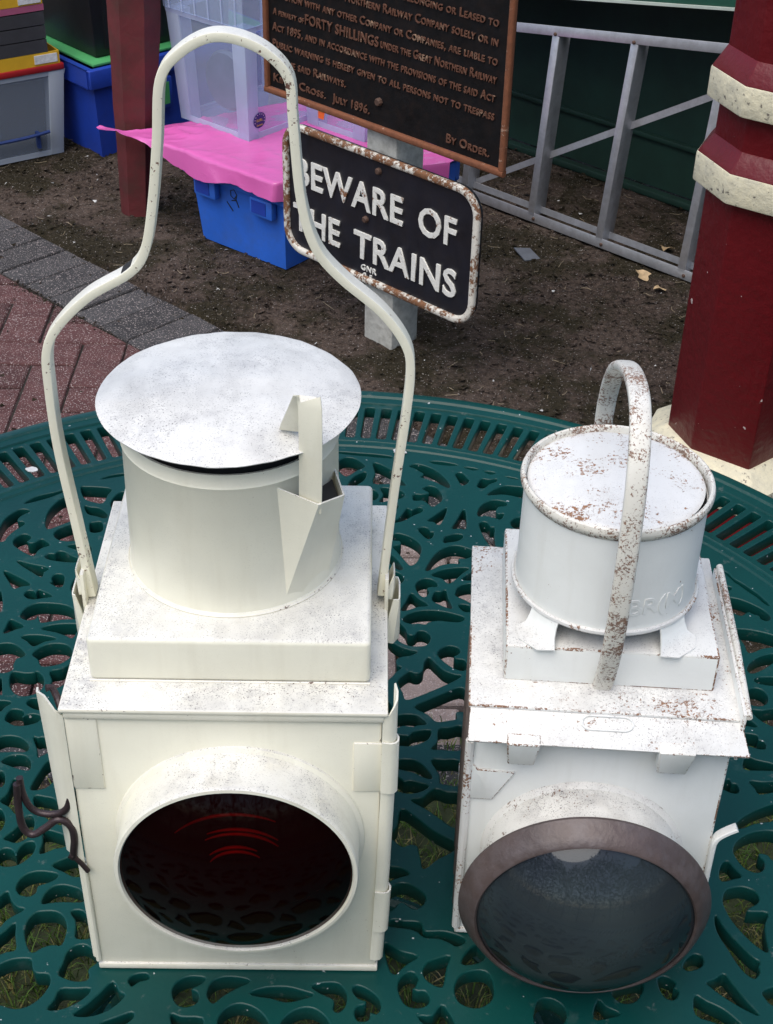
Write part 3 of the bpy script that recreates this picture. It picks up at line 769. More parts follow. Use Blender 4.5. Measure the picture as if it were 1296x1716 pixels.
-157,586 -142,593 -137,605 -136,619 -143,632 -155,635 -163,630 -170,619 -176,614 -178,621 -179,642 -198,634 -220,631 -242,630 -236,620 -223,609 -203,597 -187,590 -170,586
-586,157 -593,142 -605,137 -619,136 -632,143 -635,155 -630,163 -619,170 -614,176 -621,178 -642,179 -634,198 -631,220 -630,242 -620,236 -609,223 -597,203 -590,187 -586,170
586,157 593,142 605,137 619,136 632,143 635,155 630,163 619,170 614,176 621,178 642,179 634,198 631,220 630,242 620,236 609,223 597,203 590,187 586,170
-157,-586 -142,-593 -137,-605 -136,-619 -143,-632 -155,-635 -163,-630 -170,-619 -176,-614 -178,-621 -179,-642 -198,-634 -220,-631 -242,-630 -236,-620 -223,-609 -203,-597 -187,-590 -170,-586
-91,285 -95,301 -96,315 -89,317 -82,324 -84,335 -95,349 -99,363 -80,361 -59,358 -41,363 -31,369 -33,343 -40,308 -46,284 -53,266 -68,274
-292,64 -308,68 -321,75 -319,82 -322,91 -332,95 -349,93 -364,96 -353,111 -340,128 -335,146 -335,157 -314,142 -286,119 -269,102 -257,87 -271,78
285,-91 301,-95 315,-96 317,-89 324,-82 335,-84 349,-95 363,-99 361,-80 358,-59 363,-41 369,-31 343,-33 308,-40 284,-46 266,-53 274,-68
292,64 308,68 321,75 319,82 322,91 332,95 349,93 364,96 353,111 340,128 335,146 335,157 314,142 286,119 269,102 257,87 271,78
-14,298 -14,315 -11,329 -4,329 5,335 6,346 -1,362 -2,376 16,369 35,361 54,361 65,364 56,340 41,307 29,286 17,270 5,282
298,-14 315,-14 329,-11 329,-4 335,5 346,6 362,-1 376,-2 369,16 361,35 361,54 364,65 340,56 307,41 286,29 270,17 282,5
-758,-497 -740,-510 -714,-518 -681,-518 -656,-510 -666,-493 -683,-472 -690,-465 -703,-472 -728,-485
497,-758 510,-740 518,-714 518,-681 510,-656 493,-666 472,-683 465,-690 472,-703 485,-728
497,758 510,740 518,714 518,681 510,656 493,666 472,683 465,690 472,703 485,728
-497,-758 -510,-740 -518,-714 -518,-681 -510,-656 -493,-666 -472,-683 -465,-690 -472,-703 -485,-728
758,-497 740,-510 714,-518 681,-518 656,-510 666,-493 683,-472 690,-465 703,-472 728,-485
-758,497 -740,510 -714,518 -681,518 -656,510 -666,493 -683,472 -690,465 -703,472 -728,485
12,-140 33,-141 64,-129 63,-152 53,-184 51,-209 51,-223 42,-230 30,-227 11,-218 -7,-214 -13,-210 -4,-202 9,-191 17,-183 15,-173 5,-166 9,-152
12,140 33,141 64,129 63,152 53,184 51,209 51,223 42,230 30,227 11,218 -7,214 -13,210 -4,202 9,191 17,183 15,173 5,166 9,152
539,306 532,324 520,332 504,334 487,325 474,309 478,302 486,298 488,283 486,271 499,263 519,269
-306,539 -324,532 -332,520 -334,504 -325,487 -309,474 -302,478 -298,486 -283,488 -271,486 -263,499 -269,519
306,-539 324,-532 332,-520 334,-504 325,-487 309,-474 302,-478 298,-486 283,-488 271,-486 263,-499 269,-519
-306,-539 -324,-532 -332,-520 -334,-504 -325,-487 -309,-474 -302,-478 -298,-486 -283,-488 -271,-486 -263,-499 -269,-519
-539,-306 -532,-324 -520,-332 -504,-334 -487,-325 -474,-309 -478,-302 -486,-298 -488,-283 -486,-271 -499,-263 -519,-269
-699,-418 -714,-420 -731,-419 -754,-413 -770,-406 -780,-399 -776,-379 -764,-377 -743,-371 -721,-360 -718,-379 -711,-400
418,-699 420,-714 419,-731 413,-754 406,-770 399,-780 379,-776 377,-764 371,-743 360,-721 379,-718 400,-711
-699,418 -714,420 -731,419 -754,413 -770,406 -780,399 -776,379 -764,377 -743,371 -721,360 -718,379 -711,400
-418,-699 -420,-714 -419,-731 -413,-754 -406,-770 -399,-780 -379,-776 -377,-764 -371,-743 -360,-721 -379,-718 -400,-711
699,-418 714,-420 731,-419 754,-413 770,-406 780,-399 776,-379 764,-377 743,-371 721,-360 718,-379 711,-400
-902,-83 -895,-101 -878,-119 -857,-133 -837,-143 -827,-145 -832,-118 -832,-85 -866,-88
-83,902 -101,895 -119,878 -133,857 -143,837 -145,827 -118,832 -85,832 -88,866
-902,83 -895,101 -878,119 -857,133 -837,143 -827,145 -832,118 -832,85 -866,88
-83,-902 -101,-895 -119,-878 -133,-857 -143,-837 -145,-827 -118,-832 -85,-832 -88,-866
83,-902 101,-895 119,-878 133,-857 143,-837 145,-827 118,-832 85,-832 88,-866
902,-83 895,-101 878,-119 857,-133 837,-143 827,-145 832,-118 832,-85 866,-88
902,83 895,101 878,119 857,133 837,143 827,145 832,118 832,85 866,88
-175,-452 -174,-439 -167,-426 -155,-417 -146,-414 -136,-423 -127,-426 -113,-420 -104,-426 -99,-438 -99,-453 -103,-468 -114,-479 -130,-484 -145,-484
479,-75 467,-69 452,-69 439,-74 432,-81 434,-93 432,-103 420,-112 421,-123 429,-133 442,-141 457,-145 472,-141 484,-130 492,-116
75,-479 69,-467 69,-452 74,-439 81,-432 93,-434 103,-432 112,-420 123,-421 133,-429 141,-442 145,-457 141,-472 130,-484 116,-492
479,75 467,69 452,69 439,74 432,81 434,93 432,103 420,112 421,123 429,133 442,141 457,145 472,141 484,130 492,116
-175,452 -174,439 -167,426 -155,417 -146,414 -136,423 -127,426 -113,420 -104,426 -99,438 -99,453 -103,468 -114,479 -130,484 -145,484
-52,482 -54,469 -51,455 -42,443 -34,438 -22,444 -12,444 0,435 10,439 17,448 22,463 21,479 14,492 0,501 -15,505
444,-196 433,-187 419,-183 405,-185 396,-190 395,-203 391,-212 377,-217 375,-228 380,-239 390,-251 404,-258 419,-258 434,-250 445,-239
444,196 433,187 419,183 405,185 396,190 395,203 391,212 377,217 375,228 380,239 390,251 404,258 419,258 434,250 445,239
-52,-482 -54,-469 -51,-455 -42,-443 -34,-438 -22,-444 -12,-444 0,-435 10,-439 17,-448 22,-463 21,-479 14,-492 0,-501 -15,-505
-433,-488 -431,-509 -423,-520 -409,-525 -392,-510 -386,-474 -392,-443 -402,-446 -419,-464 -429,-476
433,488 431,509 423,520 409,525 392,510 386,474 392,443 402,446 419,464 429,476
433,-488 431,-509 423,-520 409,-525 392,-510 386,-474 392,-443 402,-446 419,-464 429,-476
309,461 324,454 335,438 336,418 329,405 316,399 304,400 289,412 283,427 282,441 297,449
67,644 50,655 31,652 15,639 -2,616 -7,591 -9,567 -4,565 19,585 37,595 52,605 47,619 47,624 54,620 64,624 69,634
303,525 291,536 289,549 292,563 301,573 314,574 320,566 325,554 329,548 333,554 339,573 355,561 376,553 396,546 389,538 373,530 351,524 333,521 316,522
596,659 593,684 581,706 568,715 554,710 563,700 570,689 570,677 558,675 556,667 568,650 578,628 580,616 588,615 596,637
-659,-596 -684,-593 -706,-581 -715,-568 -710,-554 -700,-563 -689,-570 -677,-570 -675,-558 -667,-556 -650,-568 -628,-578 -616,-580 -615,-588 -637,-596
-659,596 -684,593 -706,581 -715,568 -710,554 -700,563 -689,570 -677,570 -675,558 -667,556 -650,568 -628,578 -616,580 -615,588 -637,596
-596,-659 -593,-684 -581,-706 -568,-715 -554,-710 -563,-700 -570,-689 -570,-677 -558,-675 -556,-667 -568,-650 -578,-628 -580,-616 -588,-615 -596,-637
659,-596 684,-593 706,-581 715,-568 710,-554 700,-563 689,-570 677,-570 675,-558 667,-556 650,-568 628,-578 616,-580 615,-588 637,-596
596,-659 593,-684 581,-706 568,-715 554,-710 563,-700 570,-689 570,-677 558,-675 556,-667 568,-650 578,-628 580,-616 588,-615 596,-637
-894,-155 -902,-163 -899,-181 -882,-205 -858,-222 -834,-232 -824,-230 -827,-224 -843,-204 -855,-183 -858,-177 -869,-183 -876,-177 -888,-165
-894,155 -902,163 -899,181 -882,205 -858,222 -834,232 -824,230 -827,224 -843,204 -855,183 -858,177 -869,183 -876,177 -888,165
-155,-894 -163,-902 -181,-899 -205,-882 -222,-858 -232,-834 -230,-824 -224,-827 -204,-843 -183,-855 -177,-858 -183,-869 -177,-876 -165,-888
894,-155 902,-163 899,-181 882,-205 858,-222 834,-232 824,-230 827,-224 843,-204 855,-183 858,-177 869,-183 876,-177 888,-165
894,155 902,163 899,181 882,205 858,222 834,232 824,230 827,224 843,204 855,183 858,177 869,183 876,177 888,165
-155,894 -163,902 -181,899 -205,882 -222,858 -232,834 -230,824 -224,827 -204,843 -183,855 -177,858 -183,869 -177,876 -165,888
155,-894 163,-902 181,-899 205,-882 222,-858 232,-834 230,-824 224,-827 204,-843 183,-855 177,-858 183,-869 177,-876 165,-888
-902,13 -919,26 -916,46 -897,63 -888,65 -875,50 -854,31 -870,18 -880,14
902,-13 919,-26 916,-46 897,-63 888,-65 875,-50 854,-31 870,-18 880,-14
13,-902 26,-919 46,-916 63,-897 65,-888 50,-875 31,-854 18,-870 14,-880
-13,902 -26,919 -46,916 -63,897 -65,888 -50,875 -31,854 -18,870 -14,880
-902,-13 -919,-26 -916,-46 -897,-63 -888,-65 -875,-50 -854,-31 -870,-18 -880,-14
902,13 919,26 916,46 897,63 888,65 875,50 854,31 870,18 880,14
-13,-902 -26,-919 -46,-916 -63,-897 -65,-888 -50,-875 -31,-854 -18,-870 -14,-880
474,791 464,794 444,794 416,789 420,768 424,743 441,745 460,756
311,215 295,221 286,234 285,254 300,263 325,262 339,245 336,226 326,217
-562,-610 -560,-627 -548,-637 -535,-630 -536,-621 -539,-616 -533,-610 -524,-612 -515,-622 -508,-620 -496,-607 -507,-599 -514,-589 -518,-574 -532,-581 -550,-595
610,-562 627,-560 637,-548 630,-535 621,-536 616,-539 610,-533 612,-524 622,-515 620,-508 607,-496 599,-507 589,-514 574,-518 581,-532 595,-550
562,610 560,627 548,637 535,630 536,621 539,616 533,610 524,612 515,622 508,620 496,607 507,599 514,589 518,574 532,581 550,595
-610,-562 -627,-560 -637,-548 -630,-535 -621,-536 -616,-539 -610,-533 -612,-524 -622,-515 -620,-508 -607,-496 -599,-507 -589,-514 -574,-518 -581,-532 -595,-550
-610,562 -627,560 -637,548 -630,535 -621,536 -616,539 -610,533 -612,524 -622,515 -620,508 -607,496 -599,507 -589,514 -574,518 -581,532 -595,550
562,-610 560,-627 548,-637 535,-630 536,-621 539,-616 533,-610 524,-612 515,-622 508,-620 496,-607 507,-599 514,-589 518,-574 532,-581 550,-595
610,562 627,560 637,548 630,535 621,536 616,539 610,533 612,524 622,515 620,508 607,496 599,507 589,514 574,518 581,532 595,550
-819,181 -827,192 -821,206 -802,215 -782,216 -768,207 -759,198 -769,190 -779,180 -778,163 -793,162 -798,165 -797,177 -801,190 -806,192 -813,185
819,-181 827,-192 821,-206 802,-215 782,-216 768,-207 759,-198 769,-190 779,-180 778,-163 793,-162 798,-165 797,-177 801,-190 806,-192 813,-185
-181,819 -192,827 -206,821 -215,802 -216,782 -207,768 -198,759 -190,769 -180,779 -163,778 -162,793 -165,798 -177,797 -190,801 -192,806 -185,813
-181,-819 -192,-827 -206,-821 -215,-802 -216,-782 -207,-768 -198,-759 -190,-769 -180,-779 -163,-778 -162,-793 -165,-798 -177,-797 -190,-801 -192,-806 -185,-813
-819,-181 -827,-192 -821,-206 -802,-215 -782,-216 -768,-207 -759,-198 -769,-190 -779,-180 -778,-163 -793,-162 -798,-165 -797,-177 -801,-190 -806,-192 -813,-185
181,-819 192,-827 206,-821 215,-802 216,-782 207,-768 198,-759 190,-769 180,-779 163,-778 162,-793 165,-798 177,-797 190,-801 192,-806 185,-813
819,181 827,192 821,206 802,215 782,216 768,207 759,198 769,190 779,180 778,163 793,162 798,165 797,177 801,190 806,192 813,185
732,-284 752,-285 769,-293 783,-309 784,-326 778,-339 768,-337 764,-323 750,-317 740,-322 741,-332 724,-325 727,-316 734,-299
-732,284 -752,285 -769,293 -783,309 -784,326 -778,339 -768,337 -764,323 -750,317 -740,322 -741,332 -724,325 -727,316 -734,299
-284,-732 -285,-752 -293,-769 -309,-783 -326,-784 -339,-778 -337,-768 -323,-764 -317,-750 -322,-740 -332,-741 -325,-724 -316,-727 -299,-734
-284,732 -285,752 -293,769 -309,783 -326,784 -339,778 -337,768 -323,764 -317,750 -322,740 -332,741 -325,724 -316,727 -299,734
-732,-284 -752,-285 -769,-293 -783,-309 -784,-326 -778,-339 -768,-337 -764,-323 -750,-317 -740,-322 -741,-332 -724,-325 -727,-316 -734,-299
284,-732 285,-752 293,-769 309,-783 326,-784 339,-778 337,-768 323,-764 317,-750 322,-740 332,-741 325,-724 316,-727 299,-734
860,284 847,301 823,316 792,324 766,323 771,304 782,279 787,271 801,274 829,280
-620,-5 -622,14 -616,27 -603,37 -585,38 -565,31 -565,22 -570,15 -564,1 -556,-9 -564,-22 -584,-26
-5,-620 14,-622 27,-616 37,-603 38,-585 31,-565 22,-565 15,-570 1,-564 -9,-556 -22,-564 -26,-584
803,-304 821,-318 834,-339 833,-358 829,-374 807,-376 796,-370 802,-354 806,-335 804,-318
-304,-803 -318,-821 -339,-834 -358,-833 -374,-829 -376,-807 -370,-796 -354,-802 -335,-806 -318,-804
-304,803 -318,821 -339,834 -358,833 -374,829 -376,807 -370,796 -354,802 -335,806 -318,804
-803,304 -821,318 -834,339 -833,358 -829,374 -807,376 -796,370 -802,354 -806,335 -804,318
-803,-304 -821,-318 -834,-339 -833,-358 -829,-374 -807,-376 -796,-370 -802,-354 -806,-335 -804,-318
304,-803 318,-821 339,-834 358,-833 374,-829 376,-807 370,-796 354,-802 335,-806 318,-804
638,494 654,490 665,478 673,463 655,461 637,452 626,443 621,460 623,481
-570,186 -573,192 -579,208 -590,227 -601,244 -609,254 -615,259 -612,266 -612,275 -606,283 -601,283 -593,275 -585,259 -578,239 -570,217 -568,201
570,186 573,192 579,208 590,227 601,244 609,254 615,259 612,266 612,275 606,283 601,283 593,275 585,259 578,239 570,217 568,201
-186,-570 -192,-573 -208,-579 -227,-590 -244,-601 -254,-609 -259,-615 -266,-612 -275,-612 -283,-606 -283,-601 -275,-593 -259,-585 -239,-578 -217,-570 -201,-568
-186,570 -192,573 -208,579 -227,590 -244,601 -254,609 -259,615 -266,612 -275,612 -283,606 -283,601 -275,593 -259,585 -239,578 -217,570 -201,568
-570,-186 -573,-192 -579,-208 -590,-227 -601,-244 -609,-254 -615,-259 -612,-266 -612,-275 -606,-283 -601,-283 -593,-275 -585,-259 -578,-239 -570,-217 -568,-201
186,-570 192,-573 208,-579 227,-590 244,-601 254,-609 259,-615 266,-612 275,-612 283,-606 283,-601 275,-593 259,-585 239,-578 217,-570 201,-568
-816,99 -815,118 -809,136 -796,145 -783,136 -777,119 -770,98 -794,105
-99,-816 -118,-815 -136,-809 -145,-796 -136,-783 -119,-777 -98,-770 -105,-794
99,-816 118,-815 136,-809 145,-796 136,-783 119,-777 98,-770 105,-794
-99,816 -118,815 -136,809 -145,796 -136,783 -119,777 -98,770 -105,794
-816,-99 -815,-118 -809,-136 -796,-145 -783,-136 -777,-119 -770,-98 -794,-105
816,99 815,118 809,136 796,145 783,136 777,119 770,98 794,105
816,-99 815,-118 809,-136 796,-145 783,-136 777,-119 770,-98 794,-105
-285,-705 -291,-713 -300,-710 -305,-697 -312,-695 -310,-666 -311,-629 -299,-647 -291,-671
-285,705 -291,713 -300,710 -305,697 -312,695 -310,666 -311,629 -299,647 -291,671
-705,285 -713,291 -710,300 -697,305 -695,312 -666,310 -629,311 -647,299 -671,291
-705,-285 -713,-291 -710,-300 -697,-305 -695,-312 -666,-310 -629,-311 -647,-299 -671,-291
285,-705 291,-713 300,-710 305,-697 312,-695 310,-666 311,-629 299,-647 291,-671
-71,753 -96,750 -132,760 -127,744 -112,731 -85,726 -72,729
-753,71 -750,96 -760,132 -744,127 -731,112 -726,85 -729,72
-753,-71 -750,-96 -760,-132 -744,-127 -731,-112 -726,-85 -729,-72
71,-753 96,-750 132,-760 127,-744 112,-731 85,-726 72,-729
-71,-753 -96,-750 -132,-760 -127,-744 -112,-731 -85,-726 -72,-729
753,-71 750,-96 760,-132 744,-127 731,-112 726,-85 729,-72
753,71 750,96 760,132 744,127 731,112 726,85 729,72
-268,-424 -274,-408 -286,-396 -292,-389 -272,-387 -250,-391 -233,-403 -228,-418 -247,-416
268,-424 274,-408 286,-396 292,-389 272,-387 250,-391 233,-403 228,-418 247,-416
-106,543 -118,552 -131,553 -142,544 -145,533 -138,521 -126,513 -117,512 -105,517
-543,106 -552,118 -553,131 -544,142 -533,145 -521,138 -513,126 -512,117 -517,105
-543,-106 -552,-118 -553,-131 -544,-142 -533,-145 -521,-138 -513,-126 -512,-117 -517,-105
-106,-543 -118,-552 -131,-553 -142,-544 -145,-533 -138,-521 -126,-513 -117,-512 -105,-517
106,-543 118,-552 131,-553 142,-544 145,-533 138,-521 126,-513 117,-512 105,-517
543,-106 552,-118 553,-131 544,-142 533,-145 521,-138 513,-126 512,-117 517,-105
543,106 552,118 553,131 544,142 533,145 521,138 513,126 512,117 517,105
-263,364 -249,350 -235,332 -223,316 -213,330 -205,335 -213,348 -224,358 -239,365 -254,367
-364,263 -350,249 -332,235 -316,223 -330,213 -335,205 -348,213 -358,224 -365,239 -367,254
379,-170 378,-158 371,-147 358,-141 343,-141 328,-145 331,-153 340,-159 349,-163 352,-167 352,-176 358,-182 366,-182 373,-179
-170,379 -158,378 -147,371 -141,358 -141,343 -145,328 -153,331 -159,340 -163,349 -167,352 -176,352 -182,358 -182,366 -179,373
-366,-418 -354,-430 -336,-437 -317,-432 -306,-422 -303,-409 -307,-397 -323,-386 -339,-384 -353,-387 -357,-403
366,-418 354,-430 336,-437 317,-432 306,-422 303,-409 307,-397 323,-386 339,-384 353,-387 357,-403
-498,-245 -508,-231 -509,-211 -500,-194 -487,-186 -473,-187 -463,-194 -457,-212 -458,-228 -465,-241 -481,-240
-245,-498 -231,-508 -211,-509 -194,-500 -186,-487 -187,-473 -194,-463 -212,-457 -228,-458 -241,-465 -240,-481
245,-498 231,-508 211,-509 194,-500 186,-487 187,-473 194,-463 212,-457 228,-458 241,-465 240,-481
525,-179 522,-196 509,-210 490,-216 476,-213 467,-202 465,-190 473,-173 485,-163 499,-158 510,-170
554,-37 555,-54 546,-71 530,-82 515,-82 503,-74 498,-63 501,-45 511,-31 523,-24 537,-33
37,554 54,555 71,546 82,530 82,515 74,503 63,498 45,501 31,511 24,523 33,537
-245,498 -231,508 -211,509 -194,500 -186,487 -187,473 -194,463 -212,457 -228,458 -241,465 -240,481
525,179 522,196 509,210 490,216 476,213 467,202 465,190 473,173 485,163 499,158 510,170
-554,-37 -555,-54 -546,-71 -530,-82 -515,-82 -503,-74 -498,-63 -501,-45 -511,-31 -523,-24 -537,-33
554,37 555,54 546,71 530,82 515,82 503,74 498,63 501,45 511,31 523,24 537,33
-254,-689 -264,-696 -272,-711 -269,-723 -256,-730 -241,-727 -233,-718 -232,-704 -240,-695 -245,-688
689,-254 696,-264 711,-272 723,-269 730,-256 727,-241 718,-233 704,-232 695,-240 688,-245
254,-689 264,-696 272,-711 269,-723 256,-730 241,-727 233,-718 232,-704 240,-695 245,-688
-689,-254 -696,-264 -711,-272 -723,-269 -730,-256 -727,-241 -718,-233 -704,-232 -695,-240 -688,-245
-689,254 -696,264 -711,272 -723,269 -730,256 -727,241 -718,233 -704,232 -695,240 -688,245
-254,689 -264,696 -272,711 -269,723 -256,730 -241,727 -233,718 -232,704 -240,695 -245,688
-542,29 -550,17 -548,11 -532,5 -520,-4 -519,-9 -504,-4 -492,5 -485,21 -489,36 -500,46 -514,47 -530,41
-296,455 -290,468 -283,469 -270,458 -257,453 -252,454 -248,438 -251,423 -261,410 -275,406 -290,410 -298,422 -300,439
-455,-296 -468,-290 -469,-283 -458,-270 -453,-257 -454,-252 -438,-248 -423,-251 -410,-261 -406,-275 -410,-290 -422,-298 -439,-300
-571,-496 -580,-492 -580,-481 -588,-476 -586,-464 -574,-447 -563,-424 -560,-419 -558,-448 -561,-474 -565,-489
496,-571 492,-580 481,-580 476,-588 464,-586 447,-574 424,-563 419,-560 448,-558 474,-561 489,-565
-496,-571 -492,-580 -481,-580 -476,-588 -464,-586 -447,-574 -424,-563 -419,-560 -448,-558 -474,-561 -489,-565
496,571 492,580 481,580 476,588 464,586 447,574 424,563 419,560 448,558 474,561 489,565
571,496 580,492 580,481 588,476 586,464 574,447 563,424 560,419 558,448 561,474 565,489
571,-496 580,-492 580,-481 588,-476 586,-464 574,-447 563,-424 560,-419 558,-448 561,-474 565,-489
647,629 668,631 681,615 679,590 674,582 654,583 626,582 628,602 632,613
-327,46 -319,28 -317,0 -323,-23 -327,-34 -333,-20 -338,-1 -333,18 -331,33
416,-82 407,-69 399,-55 395,-43 387,-40 381,-51 380,-68 386,-81 397,-89 409,-86
416,82 407,69 399,55 395,43 387,40 381,51 380,68 386,81 397,89 409,86
-82,416 -69,407 -55,399 -43,395 -40,387 -51,381 -68,380 -81,386 -89,397 -86,409
82,416 69,407 55,399 43,395 40,387 51,381 68,380 81,386 89,397 86,409
-120,705 -135,718 -146,742 -151,750 -159,744 -169,753 -178,752 -178,742 -161,728 -144,712 -127,704
-705,-120 -718,-135 -742,-146 -750,-151 -744,-159 -753,-169 -752,-178 -742,-178 -728,-161 -712,-144 -704,-127
-705,120 -718,135 -742,146 -750,151 -744,159 -753,169 -752,178 -742,178 -728,161 -712,144 -704,127
-120,-705 -135,-718 -146,-742 -151,-750 -159,-744 -169,-753 -178,-752 -178,-742 -161,-728 -144,-712 -127,-704
120,-705 135,-718 146,-742 151,-750 159,-744 169,-753 178,-752 178,-742 161,-728 144,-712 127,-704
705,-120 718,-135 742,-146 750,-151 744,-159 753,-169 752,-178 742,-178 728,-161 712,-144 704,-127
284,175 273,182 267,194 263,209 280,204 304,200 310,196 304,184 295,176
306,-284 317,-295 325,-295 327,-284 327,-270 324,-259 327,-251 335,-250 343,-254 352,-250 355,-238 349,-226 337,-220 325,-223 312,-231 304,-247 302,-268
438,12 431,-2 429,-29 423,-27 417,-11 411,5 409,21 410,36 422,23
-123,-246 -132,-249 -146,-258 -166,-264 -155,-274 -145,-284 -138,-292 -132,-287 -127,-270
559,525 545,520 506,493 520,486 531,480 543,498
-525,-559 -520,-545 -493,-506 -486,-520 -480,-531 -498,-543
525,559 520,545 493,506 486,520 480,531 498,543
559,-525 545,-520 506,-493 520,-486 531,-480 543,-498
-559,-525 -545,-520 -506,-493 -520,-486 -531,-480 -543,-498
525,-559 520,-545 493,-506 486,-520 480,-531 498,-543
455,730 445,727 427,724 409,706 411,694 427,700 445,707
-829,34 -840,48 -838,63 -824,67 -818,60 -817,54 -808,54 -803,62 -804,75 -798,80 -780,79 -782,65 -780,53 -772,40 -787,35 -810,32
-34,-829 -48,-840 -63,-838 -67,-824 -60,-818 -54,-817 -54,-808 -62,-803 -75,-804 -80,-798 -79,-780 -65,-782 -53,-780 -40,-772 -35,-787 -32,-810
829,-34 840,-48 838,-63 824,-67 818,-60 817,-54 808,-54 803,-62 804,-75 798,-80 780,-79 782,-65 780,-53 772,-40 787,-35 810,-32
34,-829 48,-840 63,-838 67,-824 60,-818 54,-817 54,-808 62,-803 75,-804 80,-798 79,-780 65,-782 53,-780 40,-772 35,-787 32,-810
829,34 840,48 838,63 824,67 818,60 817,54 808,54 803,62 804,75 798,80 780,79 782,65 780,53 772,40 787,35 810,32
-34,829 -48,840 -63,838 -67,824 -60,818 -54,817 -54,808 -62,803 -75,804 -80,798 -79,780 -65,782 -53,780 -40,772 -35,787 -32,810
-829,-34 -840,-48 -838,-63 -824,-67 -818,-60 -817,-54 -808,-54 -803,-62 -804,-75 -798,-80 -780,-79 -782,-65 -780,-53 -772,-40 -787,-35 -810,-32
417,312 429,301 453,295 456,305 445,323 430,327 420,321
-153,205 -167,212 -184,222 -194,195 -196,173 -169,166 -153,162 -158,179
-253,37 -268,32 -287,27 -275,0 -261,-17 -237,-3 -222,6 -238,15
73,193 82,185 97,178 109,180 121,190 127,204 126,213 118,222 109,223 102,216 98,208 89,209 81,216 71,219 66,209
553,289 557,308 565,327 575,346 588,363 597,367 606,350 598,332 584,320 574,309 565,296
-553,289 -557,308 -565,327 -575,346 -588,363 -597,367 -606,350 -598,332 -584,320 -574,309 -565,296
-289,-553 -308,-557 -327,-565 -346,-575 -363,-588 -367,-597 -350,-606 -332,-598 -320,-584 -309,-574 -296,-565
-289,553 -308,557 -327,565 -346,575 -363,588 -367,597 -350,606 -332,598 -320,584 -309,574 -296,565
-553,-289 -557,-308 -565,-327 -575,-346 -588,-363 -597,-367 -606,-350 -598,-332 -584,-320 -574,-309 -565,-296
289,-553 308,-557 327,-565 346,-575 363,-588 367,-597 350,-606 332,-598 320,-584 309,-574 296,-565
580,45 598,59 611,80 618,105 600,96 576,87 566,79 576,67
-222,433 -233,423 -233,408 -225,393 -211,384 -200,383 -196,389 -199,405 -202,418 -206,430
459,-10 460,2 472,11 489,11 501,-4 493,-27 475,-32
-441,-128 -445,-117 -459,-112 -475,-116 -483,-134 -469,-153 -451,-154
-599,468 -608,472 -615,465 -613,451 -618,445 -602,422 -584,389 -582,411 -588,436
424,-599 436,-604 446,-616 447,-628 436,-639 421,-640 411,-633 407,-620 412,-609 414,-601
599,-424 604,-436 616,-446 628,-447 639,-436 640,-421 633,-411 620,-407 609,-412 601,-414
667,-307 679,-305 695,-311 701,-321 697,-335 685,-344 672,-343 662,-334 661,-322 659,-313
-424,-599 -436,-604 -446,-616 -447,-628 -436,-639 -421,-640 -411,-633 -407,-620 -412,-609 -414,-601
424,599 436,604 446,616 447,628 436,639 421,640 411,633 407,620 412,609 414,601
-599,-424 -604,-436 -616,-446 -628,-447 -639,-436 -640,-421 -633,-411 -620,-407 -609,-412 -601,-414
105,-161 100,-181 98,-187 104,-197 102,-222 88,-215 81,-204 77,-186 81,-171 89,-161
-617,394 -634,397 -650,406 -660,406 -662,373 -652,367 -638,372 -625,382
-337,-649 -350,-661 -360,-676 -369,-682 -387,-654 -381,-644 -366,-641 -351,-643
-337,649 -350,661 -360,676 -369,682 -387,654 -381,644 -366,641 -351,643
-649,-337 -661,-350 -676,-360 -682,-369 -654,-387 -644,-381 -641,-366 -643,-351
337,-649 350,-661 360,-676 369,-682 387,-654 381,-644 366,-641 351,-643
33,731 27,748 26,766 21,775 -8,760 -8,748 4,738 18,732
617,394 634,397 650,406 660,406 662,373 652,367 638,372 625,382
-27,539 -28,554 -36,565 -49,566 -61,559 -62,550 -52,547 -47,539 -53,531 -49,516 -38,522
-362,401 -372,412 -374,425 -365,434 -352,438 -345,433 -350,423 -348,414 -338,413 -331,400 -342,396
401,362 412,372 425,374 434,365 438,352 433,345 423,350 414,348 413,338 400,331 396,342
-401,-362 -412,-372 -425,-374 -434,-365 -438,-352 -433,-345 -423,-350 -414,-348 -413,-338 -400,-331 -396,-342
-111,-86 -117,-95 -113,-105 -120,-112 -124,-126 -126,-140 -114,-136 -102,-128 -95,-114 -95,-95
-111,86 -117,95 -113,105 -120,112 -124,126 -126,140 -114,136 -102,128 -95,114 -95,95
401,137 387,144 373,152 364,160 356,159 356,147 363,131 374,123 388,121 397,129
-381,187 -375,172 -371,156 -371,144 -364,139 -355,148 -349,164 -351,178 -360,188 -372,189
70,-512 78,-532 69,-538 63,-546 51,-531 32,-510 42,-507 56,-508
-195,-423 -192,-408 -192,-392 -175,-387 -157,-381 -158,-393 -167,-406 -179,-418
43,-464 37,-449 30,-435 42,-422 55,-408 60,-419 59,-435 54,-451
162,-437 152,-424 141,-413 150,-397 158,-380 166,-389 169,-405 169,-422
-78,-459 -80,-444 -84,-428 -69,-419 -53,-408 -51,-420 -56,-435 -65,-450
781,-246 806,-260 819,-278 821,-291 800,-283 784,-265 777,-254
-781,-246 -806,-260 -819,-278 -821,-291 -800,-283 -784,-265 -777,-254
-246,781 -260,806 -278,819 -291,821 -283,800 -265,784 -254,777
-781,246 -806,260 -819,278 -821,291 -800,283 -784,265 -777,254
-246,-781 -260,-806 -278,-819 -291,-821 -283,-800 -265,-784 -254,-777
246,-781 260,-806 278,-819 291,-821 283,-800 265,-784 254,-777
-230,-152 -239,-150 -256,-151 -276,-146 -271,-160 -267,-173 -266,-184 -258,-183 -245,-170
-270,-55 -275,-63 -287,-74 -298,-92 -305,-79 -312,-66 -318,-58 -312,-53 -294,-53
